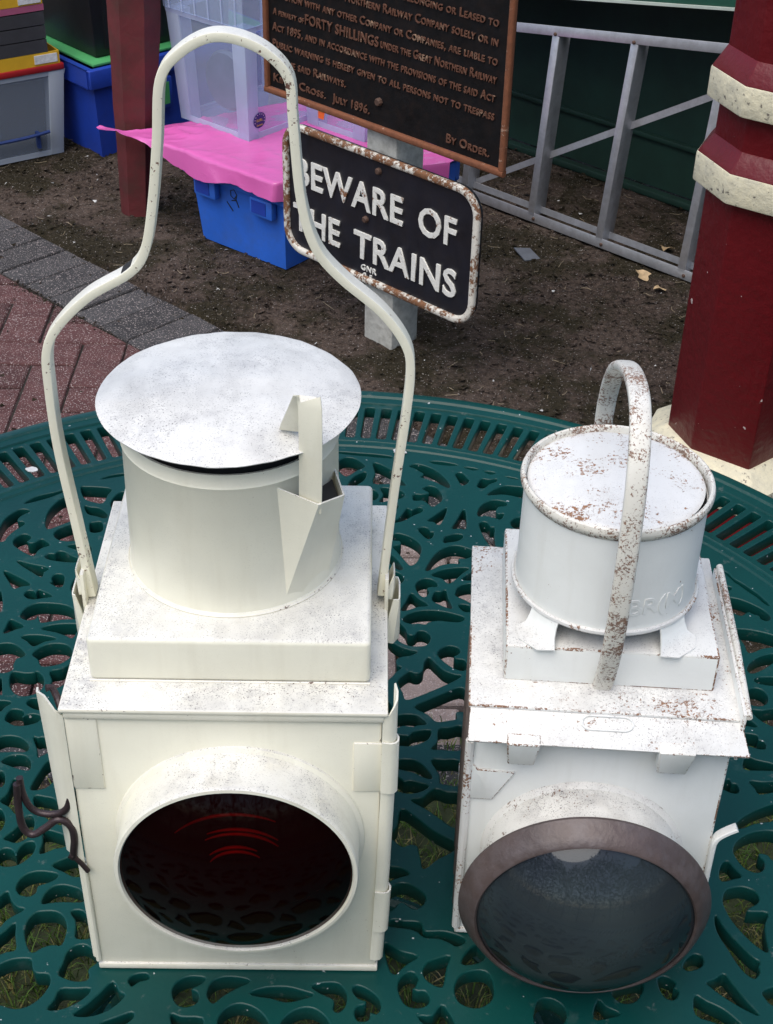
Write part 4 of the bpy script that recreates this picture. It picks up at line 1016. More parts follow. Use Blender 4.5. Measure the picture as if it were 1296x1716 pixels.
362,676 361,661 345,616 335,628 326,637 341,653
-24,-766 -18,-753 -9,-706 -24,-712 -36,-715 -32,-736
-766,24 -753,18 -706,9 -712,24 -715,36 -736,32
-766,-24 -753,-18 -706,-9 -712,-24 -715,-36 -736,-32
24,-766 18,-753 9,-706 24,-712 36,-715 32,-736
61,676 70,688 84,710 96,710 91,689 83,663
777,-10 754,-22 723,-38 719,-26 710,-16 736,-12 762,-10
-192,-665 -200,-679 -208,-683 -214,-679 -220,-684 -228,-683 -233,-676 -230,-668 -220,-661 -208,-654 -195,-655
665,-192 679,-200 683,-208 679,-214 684,-220 683,-228 676,-233 668,-230 661,-220 654,-208 655,-195
357,593 369,604 378,606 383,601 390,604 397,600 400,592 395,586 383,581 370,578 357,582
192,-665 200,-679 208,-683 214,-679 220,-684 228,-683 233,-676 230,-668 220,-661 208,-654 195,-655
-665,-192 -679,-200 -683,-208 -679,-214 -684,-220 -683,-228 -676,-233 -668,-230 -661,-220 -654,-208 -655,-195
-665,192 -679,200 -683,208 -679,214 -684,220 -683,228 -676,233 -668,230 -661,220 -654,208 -655,195
-192,665 -200,679 -208,683 -214,679 -220,684 -228,683 -233,676 -230,668 -220,661 -208,654 -195,655
-61,-517 -46,-522 -29,-540 -36,-548 -57,-547 -68,-536 -68,-524"""
# ------------------------------------------------------------------ garden table
TZ = .70; TCX, TCY, TR = -.0556, .7227, .591
table = thing('garden_table', 'round green cast iron garden table with pierced scroll top', 'table', (TCX, TCY, 0))
def catmull(P, n=4):
    out = []; N = len(P)
    for i in range(N):
        a, b, d, e = P[i-1], P[i], P[(i+1) % N], P[(i+2) % N]
        for k in range(n):
            q = k/n
            out.append(tuple(.5*(2*b[c]+(d[c]-a[c])*q+(2*a[c]-5*b[c]+4*d[c]-e[c])*q*q+(-a[c]+3*b[c]-3*d[c]+e[c])*q**3) for c in (0, 1)))
    return out
cu = bpy.data.curves.new('tabletop', 'CURVE'); cu.dimensions = '2D'; cu.fill_mode = 'BOTH'
cu.extrude = .0055; cu.bevel_depth = .0010; cu.bevel_resolution = 1; cu.offset = -.0012; cu.resolution_u = 1
def ring(pts):
    s = cu.splines.new('POLY'); s.points.add(len(pts)-1)
    for q, p in zip(s.points, pts): q.co = (p[0], p[1], 0, 1)
    s.use_cyclic_u = True
ring([(TR*cos(2*pi*k/240), TR*sin(2*pi*k/240)) for k in range(240)])
for line in HOLES.strip().split('\n'):
    ring(catmull([tuple(int(c)/2000 for c in q.split(',')) for q in line.split()], 3))
NS = 200; r0, r1 = .4985, .5575
for k in range(NS):
    a = radians(80.9) + 2*pi*k/NS
    hw0, hw1 = .0046, .0052
    pts = []
    for r, h in ((r0, -hw0), (r1, -hw1), (r1, hw1), (r0, hw0)): pts.append((r*cos(a)-h*sin(a), r*sin(a)+h*cos(a)))
    # small rounded corners
    q = []
    for i in range(4):
        p, b, n_ = Vector(pts[i-1]), Vector(pts[i]), Vector(pts[(i+1) % 4])
        q += [tuple(b+(p-b).normalized()*.0016), tuple(b+(n_-b).normalized()*.0016)]
    ring(q)
co = bpy.data.objects.new('tmp', cu); COL.objects.link(co); bpy.context.view_layer.update()
me = bpy.data.meshes.new_from_object(co.evaluated_get(bpy.context.evaluated_depsgraph_get()))
bpy.data.objects.remove(co); me.materials.clear()
for v in me.vertices: v.co.z += TZ - .0055 - .0012
smooth_angle(me, 50); me.materials.append(M['green']); me.name = 'tabletop'
o = bpy.data.objects.new('tabletop', me); COL.objects.link(o); o.parent = table
z = TZ
obj('rim_moulding', MB().lathe([(.5630, z-.0005), (.5645, z+.0016), (.5705, z+.0018), (.5720, z+.0006), (.5755, z+.0006), (.5775, z+.0026), (.5850, z+.0030), (.5885, z+.0012), (.5905, z-.0020), (.5918, z-.006), (.5918, z-.024), (.5870, z-.026), (.5860, z-.014), (.560, z-.0135)], 200, closed=True), M['green'], table)
obj('inner_moulding', MB().lathe([(.4795, z-.0006), (.4815, z+.0013), (.4850, z+.0015), (.4865, z+.0004), (.4885, z+.0004), (.4900, z+.0014), (.4945, z+.0012), (.4965, z-.0006), (.488, z-.003)], 160, closed=True), M['green'], table)
rb = MB()
for k in range(4):
    a = radians(38) + k*pi/2
    path = []
    for s_ in range(17):
        u = s_/16
        r = .30 + .05*sin(u*pi*1.0) - .13*sin(u*pi)**2 + .09*u*u*u
        path.append((r*cos(a), r*sin(a), TZ - .014 - u*(TZ-.016)))
    leg = obj('leg', MB().sweep(path, (-sin(a), cos(a), 0), .034, .026, 6, .7), M['green'], table)
    obj('foot', MB().lathe([(0, 0), (.026, 0), (.027, .006), (.018, .014), (.012, .022), (0, .024)], 20, (path[-1][0], path[-1][1], .0)), M['green'], leg)
obj('stretcher_ring', MB().tube([(.215*cos(2*pi*k/48), .215*sin(2*pi*k/48), .34) for k in range(48)], .009, 8, closed=True), M['green'], table)

for x_, y_, s_ in ((.012, 1.193, .007), (-.345, 1.145, .0065)):
    m_ = MB(); m_.v = [(x_-TCX + s_*(.6+.7*abs(noise.noise(Vector((k*.9, x_*9, 0)))))*cos(2*pi*k/14)*1.3, y_-TCY + s_*(.5+.8*abs(noise.noise(Vector((k*.9, x_*9, 3)))))*sin(2*pi*k/14), TZ+.0012) for k in range(14)]
    m_.f = [tuple(range(14))]
    obj('white_splash', m_, M['white_bit'], table, smooth=0, solid=.0008)
# ------------------------------------------------------------------ tall lamp on the left
L = thing('railway_lamp', 'tall cream railway lamp with red lens and high arched carrying handle', 'lamp', (-.0894, .674, TZ + .0008), radians(1.0))
cr = M['cream']
obj('body', MB().box(-.0885, .0885, -.097, .097, .004, .2262), cr, L, bevel=0.0016, edge=M['cream_edge'])
obj('base_plate', MB().box(-.0895, .0895, -.0985, .0985, 0, .0052), M['cream_grimy'], L, bevel=.001, edge=M['cream_edge'])
roof = obj('roof_plate', MB().box(-.0905, .0915, -.1005, .1, .2258, .2288), M['cream_grimy'], L, bevel=0.001, edge=M['cream_edge'])
obj('roof_lip', MB().box(-.0885, .0895, -.0995, -.0955, .2205, .2262), M['cream_grimy'], roof, bevel=0.0012, edge=M['cream_edge'])
obj('raised_box', MB().hexa([(-.0765, -.0760, .2284), (.0815, -.0760, .2284), (.0815, .0800, .2284), (-.0765, .0800, .2284)],
                            [(-.0765, -.0760, .2590), (.0815, -.0760, .2590), (.0815, .0800, .2590), (-.0765, .0800, .2590)]), cr, L, bevel=.0030, seg=3)
DC = (0.0, .0080)
drum = obj('drum', MB().lathe([(.0640, .2588), (.0634, .2602), (.0624, .2612), (.0621, .2640), (.0619, .2700), (.0611, .3430), (.0619, .3442), (.0621, .3452), (.0615, .3464), (.0610, .3520), (.0607, .3535), (.0588, .3530), (.0590, .27), (.0590, .262)], 96, (*DC, 0), closed=True), cr, L)
obj('drum_crease', MB().lathe([(.0632, .2592), (.0643, .2590), (.0645, .2598), (.0636, .2606)], 96, (*DC, 0), closed=True), M['cream_edge'], drum)
obj('box_seam', MB().tube([(-.0765, -.0764, .2292), (.0, -.0764, .2291), (.0815, -.0764, .2292)], .0008, 6), M['cream_edge'], L)
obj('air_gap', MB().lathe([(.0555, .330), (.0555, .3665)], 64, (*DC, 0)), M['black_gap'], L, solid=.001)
prof = [(0.0, .3795), (.010, .3794), (.022, .3788), (.034, .3775), (.046, .3753), (.055, .3727), (.0605, .3705), (.0630, .3700), (.0655, .3690), (.0700, .3672), (.0728, .3662), (.0738, .3655), (.0736, .3645), (.0722, .3645), (.062, .3680), (.045, .3725), (0, .377)]
prof = [(r, .3655 + (z_-.3655)*.58) for r, z_ in prof]
lm = MB().lathe(prof, 96, (DC[0], .0112, -.0004))
lm.v = [(x, y, z_ + .0011*noise.noise(Vector((x*28, y*28, 3.3))) + .016*(-(y-DC[1]))*.35 + .0007*noise.noise(Vector((x*90, y*90, 1)))) for x, y, z_ in lm.v]
lid = obj('lid', lm, M['cream_lid'], L, smooth=40)
hasp = MB().sweep([(.0385, -.0300, .3725), (.0372, -.0345, .3715), (.0378, -.0375, .3740), (.0415, -.0415, .3850), (.0450, -.0452, .3960), (.0464, -.0470, .3990), (.0474, -.0490, .3982), (.0480, -.0502, .3945), (.0480, -.0490, .372), (.0478, -.0475, .352), (.0472, -.0455, .326)], (.93, -.28, .10), .0133, .0011, 4, .4)
obj('lid_hasp', hasp, cr, L)
sp = MB(); a_, P1, P2, r_, b_, b3 = (.0295, -.0455, .3410), (.0520, -.0500, .3335), (.0658, -.0395, .3330), (.0600, -.0050, .3270), (.0325, -.0440, .2640), (.0560, -.0170, .2610)
bm_ = (.0415, -.0370, .2600)
sp.add([a_, P1, P2, r_, b_, b3, bm_], [(0, 1, 4), (1, 2, 5, 6), (1, 6, 4), (2, 3, 5)])
obj('hasp_pocket', sp, cr, L, solid=.0010, smooth=20)
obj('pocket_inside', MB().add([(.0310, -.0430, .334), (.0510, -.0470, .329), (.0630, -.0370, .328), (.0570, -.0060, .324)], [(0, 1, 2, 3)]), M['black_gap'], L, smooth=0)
# handle
hx = [-.0872,-.0916,-.0961,-.0966,-.0951,-.0876,-.0696,-.0466,-.0376,-.032,-.0276,-.0241,-.0146,-.0002,.0139,.0277,.0374,.0391,.0424,.0494,.0619,.0841,.0972,.1004,.0986,.0933,.0876]
hz = [.232,.284,.338,.377,.399,.414,.432,.4465,.46,.486,.5175,.547,.56,.568,.5675,.561,.549,.528,.488,.4625,.446,.426,.407,.39,.36,.307,.236]
def catm3(P, n=6):
    out = []; N = len(P)
    for i in range(N-1):
        a, b, d, e = P[max(i-1, 0)], P[i], P[i+1], P[min(i+2, N-1)]
        for k in range(n):
            q = k/n
            out.append(tuple(.5*(2*b[c]+(d[c]-a[c])*q+(2*a[c]-5*b[c]+4*d[c]-e[c])*q*q+(-a[c]+3*b[c]-3*d[c]+e[c])*q**3) for c in range(len(b))))
    out.append(P[-1]); return out
hp = catm3([(x, .001, z_ - .0008) for x, z_ in zip(hx, hz)])
hd = obj('carrying_handle', MB().sweep(hp, (0, 1, 0), .0112, .0050, 8, .22), M['cream_handle'], L, smooth=40)
k0 = 6*6 + 5
obj('bare_patch', MB().sweep(hp[k0:k0+3], (0, 1, 0), .0112, .0056, 8, .40), M['black_gap'], hd)
def hinge(side, y0):
    x = .0895*side
    b = MB().box(min(x, x+side*.0022), max(x, x+side*.0022), y0-.011, y0+.011, .212, .252)
    b.sweep([(x+side*.0024, y0-.0075, .244), (x+side*.0048, y0-.0065, .243), (x+side*.0056, y0, .2425), (x+side*.0048, y0+.0065, .243), (x+side*.0024, y0+.0075, .244)], (0, 0, 1), .018, .0011, 4, .4)
    return b
hg = obj('hinge_bracket', hinge(1, .001), cr, L, bevel=0.001, edge=M['cream_edge'])
obj('hinge_pocket', MB().sweep([(.0915, -.012, .222), (.0965, -.0115, .221), (.0985, -.007, .221), (.0985, .007, .221), (.0960, .0110, .222), (.0915, .0115, .222)], (0, 0, 1), .034, .0013, 4, .4), cr, hg)
hg = obj('hinge_bracket', hinge(-1, .001), cr, L, bevel=0.001, edge=M['cream_edge'])
obj('hinge_pocket', MB().sweep([(-.0915, -.012, .222), (-.0955, -.0115, .221), (-.0975, -.007, .221), (-.0975, .007, .221), (-.0955, .0110, .222), (-.0915, .0115, .222)], (0, 0, 1), .034, .0013, 4, .4), cr, hg)
# lens assembly
LX, LZ, LY = .0060, .1255, -.1255
tube = obj('lens_tube', MB().lathe([(.0740, -.0968), (.0735, -.0985), (.0712, -.1000), (.0705, -.1030), (.0705, -.1235), (.0708, -.1255), (.0700, -.1272), (.0680, -.1275), (.0672, -.1262), (.0668, -.1235), (.0668, -.0975)], 96, (LX, 0, LZ), 'y', closed=True), M['cream_grimy'], L)
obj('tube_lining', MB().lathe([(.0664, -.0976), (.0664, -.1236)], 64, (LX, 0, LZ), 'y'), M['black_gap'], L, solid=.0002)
obj('lens_back', MB().lathe([(0, -.0980), (.0665, -.0980)], 64, (LX, 0, LZ), 'y'), M['lens_back_red'], L)
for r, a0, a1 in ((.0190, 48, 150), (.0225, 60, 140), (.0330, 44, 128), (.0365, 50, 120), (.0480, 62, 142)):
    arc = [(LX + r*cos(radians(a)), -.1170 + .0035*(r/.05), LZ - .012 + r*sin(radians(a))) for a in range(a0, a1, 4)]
    obj('glint_arc', MB().tube(arc, .0011, 6, taper=lambda q: .35 + .65*sin(q*pi)), M['lens_red'], L)  # red arcs imitate glints of light inside the lens
def dome(R, y0, bulge, n=14): return [(R*sin(k/n*pi/2), y0 - bulge*(cos(k/n*pi/2)**1.0)) for k in range(n+1)]
def cap(R, y0, bulge, n=16):
    Rs = (R*R + bulge*bulge)/(2*bulge); am = math.asin(R/Rs)
    return [(Rs*sin(am*k/n), y0 + (Rs-bulge) - Rs*cos(am*k/n)) for k in range(n+1)]
obj('lens', MB().lathe(cap(.0672, -.1258, .0185), 96, (LX, 0, LZ), 'y'), M['glass_red'], L, smooth=80)
# door slides and straps
ch = MB().sweep([(-.0862, -.0985, z_) for z_ in (.226, .2, .164)], (1, 0, 0), .030, .0012, 4, .4)
obj('front_strap', MB().box(-.0885, -.0705, -.0982, -.0965, .1645, .2200), cr, L, bevel=0.001, edge=M['cream_edge'])
obj('slide_channel', MB().add([(-.0885, -.0985, .222), (-.0925, -.0990, .226), (-.0985, -.0955, .2340), (-.1030, -.0925, .2345), (-.1035, -.0890, .2345),
    (-.0885, -.0985, .100), (-.0915, -.0990, .100), (-.0960, -.0955, .104), (-.1000, -.0925, .106), (-.1005, -.0890, .106)],
    [(0, 1, 6, 5), (1, 2, 7, 6), (2, 3, 8, 7), (3, 4, 9, 8)]), cr, L, solid=.0012, smooth=60)
obj('slide_roll', MB().tube([(-.0915, -.0935, .098), (-.0912, -.0935, .05), (-.0908, -.0935, .008)], .0026, 10), cr, L)
obj('slide_roll', MB().tube([(-.0895, -.0975, .098), (-.0892, -.0975, .05), (-.0890, -.0975, .008)], .0018, 10), cr, L)
bl = obj('broken_lip', MB().tube([(-.0985, -.088, .2330), (-.0955, -.0865, .2325), (-.0930, -.0885, .2270), (-.0905, -.0930, .2235)], .0022, 8), M['iron'], L)
def wrap(zs, grow=0.0):
    sec = [(.0880, -.0984), (.0915, -.0992), (.0945, -.0984), (.0962, -.0962), (.0964, -.0930), (.0950, -.0900)]
    m = MB()
    for z_, dx in zs: m.v += [(x + dx + grow*(1 if x > .09 else 0), y - grow, z_) for x, y in sec]
    m.f = [(k*6+q, k*6+q+1, k*6+q+7, k*6+q+6) for k in range(len(zs)-1) for q in range(5)]
    return m
wr = wrap([(.226, .0006), (.215, .0006), (.16, .0004), (.10, -.0008), (.05, -.0022), (.012, -.0036)])
for q in (2, 3, 4, 5): wr.v[q] = (wr.v[q][0], wr.v[q][1], .232 + .0035*(q-2))
obj('slide_channel', wr, cr, L, solid=.0011, smooth=60)
obj('front_strap', MB().box(.0725, .0890, -.0982, -.0965, .1650, .2035), cr, L, bevel=0.001, edge=M['cream_edge'])
obj('side_strap', wrap([(.2060, .0004), (.186, .0004), (.1660, .0003)], .0016), cr, L, solid=.0011, smooth=60)
obj('side_strap', wrap([(.0790, -.0014), (.060, -.0019), (.0420, -.0025)], .0016), cr, L, solid=.0011, smooth=60)
hk = MB()
hk.tube(catm3([(-.0915, -.0945, .1640), (-.0918, -.0965, .1560), (-.0945, -.0975, .1475), (-.1000, -.0970, .1425), (-.1090, -.0960, .1410), (-.1160, -.0955, .1450), (-.1195, -.0950, .1560), (-.1200, -.0945, .1690)]), .0021, 10)
hk.tube(catm3([(-.0950, -.0985, .1060), (-.0940, -.0992, .1120), (-.0925, -.0990, .1230), (-.0935, -.0985, .1330), (-.1000, -.0985, .1390), (-.1080, -.0995, .1330), (-.1160, -.1005, .1280), (-.1215, -.0995, .1330), (-.1225, -.0980, .1480), (-.1215, -.0965, .1660)]), .0023, 10)
hk.tube([(-.0945, -.0992, .1080), (-.0900, -.0998, .1015), (-.0868, -.1000, .0955)], .0016, 8)
hk.tube([(-.0965, -.0982, .1095), (-.0940, -.0988, .1085)], .0032, 10)
obj('iron_hook', hk, M['iron'], L, smooth=60)

# ------------------------------------------------------------------ short lamp on the right
Q = thing('railway_lamp', 'short white railway lamp with brown bezel, clear lens and rust-flecked hoop handle', 'lamp', (.1295, .681, TZ + .0008), radians(-2.7))
wh = M['white']
obj('body', MB().box(-.0722, .0808, -.0735, .0765, .003, .2045), wh, Q, bevel=0.0015, edge=M['white_edge'])
obj('base_plate', MB().box(-.0740, .0815, -.0750, .0775, 0, .0045), wh, Q, bevel=0.001, edge=M['white_edge'])
roof = obj('roof_plate', MB().box(-.0755, .0820, -.0765, .0785, .2040, .2068), M['white_worn'], Q, bevel=0.001, edge=M['white_edge'])
obj('raised_box', MB().box(-.0555, .0685, -.0530, .0640, .2062, .2330), wh, Q, bevel=0.0014, edge=M['white_edge'])
hood = obj('hood', MB().hexa([(-.0745, -.0755, .2046), (.0825, -.0755, .2046), (.0862, -.0905, .1905), (-.0750, -.0905, .1905)],
                       [(-.0742, -.0742, .2066), (.0812, -.0742, .2066), (.0868, -.0913, .1922), (-.0750, -.0913, .1922)]), M['white_worn'], Q, bevel=0.001, edge=M['white_edge'])
ov = []
for k in range(40):
    a = 2*pi*k/40; ex, ey = (.0095 if cos(a) > 0 else -.0095), .0
    u = .0020 + ex + .0052*cos(a); s_ = .5 + .0032*sin(a)/.0265
    ov.append((u + .003, -.0742 + (-.0913+.0742)*(.17 + .18*(1-sin(a))/1.0), .2070 + (.1922-.2066)*(.17 + .18*(1-sin(a)))))
obj('hood_slot', MB().tube(ov, .0008, 6, closed=True), wh, hood)
for x0, x1 in ((-.0525, -.0330), (.0350, .0560)):
    obj('hood_clip', MB().hexa([(x0+.002, -.0850, .1690), (x1-.002, -.0850, .1690), (x1-.002, -.0735, .1675), (x0+.002, -.0735, .1675)],
                               [(x0, -.0930, .1925), (x1, -.0930, .1925), (x1, -.0870, .1965), (x0, -.0870, .1965)]), wh, Q, bevel=0.001, edge=M['white_edge'])
DQ = (.0030, .0000)
dq = obj('drum', MB().lathe([(.0520, .2470), (.0536, .2470), (.0540, .2490), (.0537, .2516), (.0534, .2550), (.0531, .3120), (.0518, .3120), (.0518, .2500)], 96, (*DQ, 0), closed=True), wh, Q)
obj('drum_flange', MB().lathe([(.0535, .2466), (.0556, .2468), (.0564, .2480), (.0562, .2496), (.0550, .2506), (.0536, .2490)], 96, (*DQ, 0), closed=True), M['white_worn'], dq)
obj('drum_rim', MB().lathe([(.0530, .3130), (.0546, .3140), (.0557, .3162), (.0559, .3182), (.0552, .3203), (.0541, .3211), (.0531, .3204), (.0525, .3184), (.0522, .3150), (.0524, .3100)], 96, (*DQ, 0), closed=True), M['white_rim'], dq)
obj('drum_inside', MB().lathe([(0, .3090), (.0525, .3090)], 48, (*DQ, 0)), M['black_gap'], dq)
lm = MB().lathe([(0, .3212), (.012, .3210), (.026, .3202), (.038, .3190), (.0475, .3180), (.0500, .3174), (.0511, .3162), (.0507, .3150), (.0485, .3150), (0, .317)], 96, (DQ[0]-.0006, DQ[1]+.0012, 0))
lm.v = [(x, y, z_ + .0010*noise.noise(Vector((x*36, y*36, 8.3)))) for x, y, z_ in lm.v]
obj('lid', lm, M['white_lid'], Q, smooth=40)
for ang in (-132, -48, 48, 132):
    a = radians(ang); d = Vector((cos(a), sin(a), 0)); s_ = Vector((-sin(a), cos(a), 0)); C = Vector((*DQ, 0))
    pts = [C + d*.0545 + Vector((0, 0, .2495)), C + d*.0565 + Vector((0, 0, .2440)), C + d*.0585 + Vector((0, 0, .2385)), C + d*.0625 + Vector((0, 0, .2345)), C + d*.0690 + Vector((0, 0, .2338))]
    ft = MB(); wd = (.0100, .0100, .0110, .0150, .0070)
    ft.v = [tuple(p + s_*w_*k) for p, w_ in zip(pts, wd) for k in (-1, 1)]
    ft.f = [(2*i, 2*i+1, 2*i+3, 2*i+2) for i in range(4)]
    obj('drum_foot', ft, wh, Q, solid=.0010, smooth=50)
# embossed letters on the drum
me = text_mesh('BR(M)', .0165, .0006, .0002)
for v in me.vertices:
    X, Y, Z = v.co; a = radians(8) + X/.0540
    r = .0532 + Z*.9
    v.co = (DQ[0] + r*sin(a), DQ[1] - r*cos(a), .2600 + Y*.95)
obj('embossed_letters', me, wh, dq, smooth=0)
# hoop handle from front to back
yq = [(.628, .9045), (.6135, .940), (.6075, .975), (.6065, 1.012), (.6095, 1.050), (.6185, 1.078), (.6370, 1.0935), (.668, 1.0925), (.712, 1.076), (.750, 1.050), (.772, 1.018), (.777, .985), (.774, .945), (.768, .906)]
hp = catm3([(.0030, y - .681, z_ - .7008) for y, z_ in yq])
obj('hoop_handle', MB().sweep(hp, (1, 0, 0), .0115, .0060, 8, .6, taper=lambda q: 1.0), M['white_rim'], Q, smooth=60)
# side details
obj('side_flange', MB().box(.0810, .0836, -.080, .058, .178, .2145), wh, Q, bevel=0.001, edge=M['white_edge'])
obj('flange_roll', MB().tube([(.0843, -.0800, .2125), (.0850, -.02, .2150), (.0846, .058, .2155)], .0021, 10), M['white_rim'], Q)
for k in range(6):
    y = -.068 + k*.0125
    obj('side_rib', MB().box(-.0752 - .0006*(k % 2), -.0718, y, y+.0055, .0046, .2038), M['rib'], Q, bevel=.0008)
obj('corner_strip', MB().tube([(-.0728, -.0738, .176), (-.0728, -.0738, .10), (-.0730, -.0738, .006)], .0028, 10), M['white_worn'], Q)
cbm = MB().prism([(-.0730, .128), (-.0570, .128), (-.0445, .152), (-.0670, .153), (-.0730, .162)], 0, .0020).mesh('corner_bracket')
for v in cbm.vertices: v.co = (v.co.x, -.0732 - v.co.z, v.co.y)
obj('corner_bracket', cbm, wh, Q, bevel=.0006, edge=M['white_edge'])
lev = MB().sweep(catm3([(.0822, -.0730, .012), (.0822, -.0735, .06), (.0820, -.0738, .096), (.0826, -.0738, .1035), (.0850, -.0735, .1075), (.0895, -.0730, .1110), (.0945, -.0725, .1140)]), (0, 1, 0), .0065, .0034, 6, .5)
obj('side_lever', lev, wh, Q)
# lens
QX, QZ = .0015, .0835
obj('lens_tube', MB().lathe([(.0635, -.0733), (.0625, -.0750), (.0605, -.0770), (.0602, -.1150), (.0580, -.1150), (.0580, -.0740)], 96, (QX, 0, QZ), 'y', closed=True), M['white_tube'], Q)
obj('bezel', MB().lathe([(.0605, -.1130), (.0735, -.1120), (.0755, -.1130), (.0760, -.1150), (.0745, -.1180), (.0705, -.1242), (.0676, -.1280), (.0660, -.1286), (.0648, -.1275), (.0648, -.1160), (.0605, -.1150)], 120, (QX, 0, QZ), 'y', closed=True), M['bezel'], Q, smooth=40)
obj('reflector', MB().lathe([(0, -.080), (.02, -.082), (.04, -.088), (.055, -.100), (.0645, -.1265)], 64, (QX, 0, QZ), 'y'), M['reflector'], Q)
obj('lens', MB().lathe(cap(.0652, -.1262, .0295), 96, (QX, 0, QZ), 'y'), M['glass_clear'], Q, smooth=80)
obj('burner', MB().lathe([(0, -.112), (.006, -.110), (.009, -.102), (.010, -.09), (.010, -.082)], 24, (QX, 0, QZ-.004), 'y'), M['black_gap'], Q)
# ------------------------------------------------------------------ signs on their post
SP = Vector((-.0405, 2.6958, 0))
def upright(me):
    for v in me.vertices: v.co = (v.co.x, -v.co.z, v.co.y)
    return me
def rrect(x0, x1, z0, z1, r, n=8):
    pts = []
    for cx, cz, a0 in ((x1-r, z1-r, 0), (x0+r, z1-r, 90), (x0+r, z0+r, 180), (x1-r, z0+r, 270)):
        for k in range(n+1):
            a = radians(a0 + 90*k/n); pts.append((cx + r*cos(a), cz + r*sin(a)))
    return pts
post = tag(obj('sign_post', MB().prism([(-.041, -.041), (.041, -.041), (.041, .041), (-.041, .041)], -.05, 1.02), M['post_white'], bevel=.004),
           'weathered white square timber post carrying both railway notices', 'post')
post.location = SP + VX*.058; post.rotation_euler = (0, 0, YA)

W = thing('warning_sign', 'black enamelled iron sign reading BEWARE OF THE TRAINS with pale border', 'sign', (SP.x, SP.y, 0), YA)
obj('plate', upright(MB().prism(rrect(-.262, .272, .141, .424, .052), -.012, -.002).mesh('plate')), M['sign_black'], W, smooth=30)
bp = [(x, -.0005, z_) for x, z_ in rrect(-.2575, .2680, .1455, .4195, .048)]
obj('border', MB().sweep(bp, (0, 1, 0), .0130, .0155, 8, .75, closed=True), M['flake_frame'], W, smooth=60)
obj('lettering', fit_text('BEWARE', -.2270, .0780, .2975, .0580, .004, .018, y=.0022, spacing=1.06), M['flake_white'], W, smooth=0)
obj('lettering', fit_text('OF', .1205, .2185, .2975, .0580, .004, .018, y=.0022, spacing=1.06), M['flake_white'], W, smooth=0)
obj('lettering', fit_text('THE', -.2370, -.0980, .1925, .0580, .004, .018, y=.0022, spacing=1.06), M['flake_white'], W, smooth=0)
obj('lettering', fit_text('TRAINS', -.0560, .2250, .1900, .0580, .004, .018, y=.0022, spacing=1.06), M['flake_white'], W, smooth=0)
obj('small_lettering', fit_text('GNR', -.0352, .0085, .1640, .0125, .003, .006, y=.0022, spacing=1.15), M['flake_white'], W, smooth=0)
obj('small_lettering', fit_text('0 5', -.0300, -.0030, .1475, .0115, .003, .006, y=.0022, spacing=1.15), M['flake_white'], W, smooth=0)
for x, z_ in ((.0098, .3913), (-.0244, .2783)):
    obj('bolt_head', MB().lathe([(0, -.006), (.005, -.0055), (.007, -.003), (.0075, .004)], 10, (x, 0, z_), 'y'), M['bolt'], W)

T = thing('trespass_notice', 'large rust-bordered cast iron notice with raised rusty lettering above the small sign', 'sign', (SP.x, SP.y, 0), YA)
obj('plate', upright(MB().prism([(-.308, .484), (.318, .484), (.318, .86), (-.308, .86)], -.013, -.003).mesh('plate')), M['sign_brown'], T, smooth=0)
for nm, a, b, w_ in (('border', (-.3145, .4775), (.3240, .4775), .0135), ('border', (-.3145, .8665), (.3240, .8665), .0135), ('border', (-.3090, .484), (-.3090, .860), .0110), ('border', (.3185, .484), (.3185, .860), .0125)):
    obj(nm, MB().sweep([(a[0]+(b[0]-a[0])*k/24, -.0003*(k % 2), a[1]+(b[1]-a[1])*k/24) for k in range(25)], (0, 1, 0), .0125, w_, 6, .6), M['rust_frame'], T, smooth=60)
TL = [('Belonging or Leased to', .0600, .2880, .7345, .0150), ('Great Northern Railway Company solely or in', -.1480, .2890, .7010, .0160),
      ('junction with any other Company or Companies, are liable to', -.2850, .2905, .6675, .0155), ('Public warning is hereby given to all persons not to trespass', -.2910, .2912, .5690, .0155),
      ('Act 1895, and in accordance with the provisions of the said Act', -.2912, .2905, .6020, .0160), ('on the said Railways.', -.2912, -.0843, .5355, .0160),
      ('Kings Cross.', -.2912, -.1400, .4985, .0160), ('July 1896.', -.1200, -.0191, .4990, .0165), ('By Order.', .1811, .2850, .4985, .0165),
      ('A penalty of', -.2885, -.2000, .6340, .0125), ('FORTY SHILLINGS', -.1960, .0020, .6340, .0190), ('under the Great Northern Railway', .0080, .2915, .6350, .0160)]
for s_, x0, x1, z0, h in TL:
    obj('lettering', fit_text(s_, x0, x1, z0, h, .0032, .010, small=.74, y=.0030, spacing=1.08), M['rust_letter'], T, smooth=0)
obj('bolt_head', MB().lathe([(0, -.006), (.006, -.0055), (.008, -.003), (.0085, .004)], 8, (.006, 0, .530), 'y'), M['bolt'], T)

# ------------------------------------------------------------------ red column on the right
PC = (.555, 1.975)
PP = [(.457, 1.990), (.483, 1.917), (.564, 1.860), (.636, 1.918), (.652, 1.985), (.620, 2.060), (.545, 2.088), (.485, 2.055)]
P_ = [(x-PC[0], y-PC[1]) for x, y in PP]
col = thing('painted_column', 'dark red octagonal column with cream collars beside the table', 'column', (PC[0], PC[1], 0))
obj('plinth', MB().prism(P_, -.03, .185, 1.38, 1.36), M['red'], col, bevel=.004)
obj('base_collar', MB().prism(P_, .185, .222, 1.40, 1.40).prism(P_, .222, .252, 1.40, 1.05), M['cream_mason'], col, bevel=.004)
obj('shaft', MB().prism(P_, .24, 1.9), M['red'], col, bevel=.003)
for z0, z1, zt, k in ((.672, .717, .745, 1.22), (.797, .841, .872, 1.20)):
    c1 = obj('collar', MB().prism(P_, z0, z1, k, k), M['cream_mason'], col, bevel=.004)
    obj('collar_top', MB().prism(P_, z1-.001, zt, k*.99, 1.0), M['red_top'] if 'red_top' in M else M['red'], c1, bevel=.002)

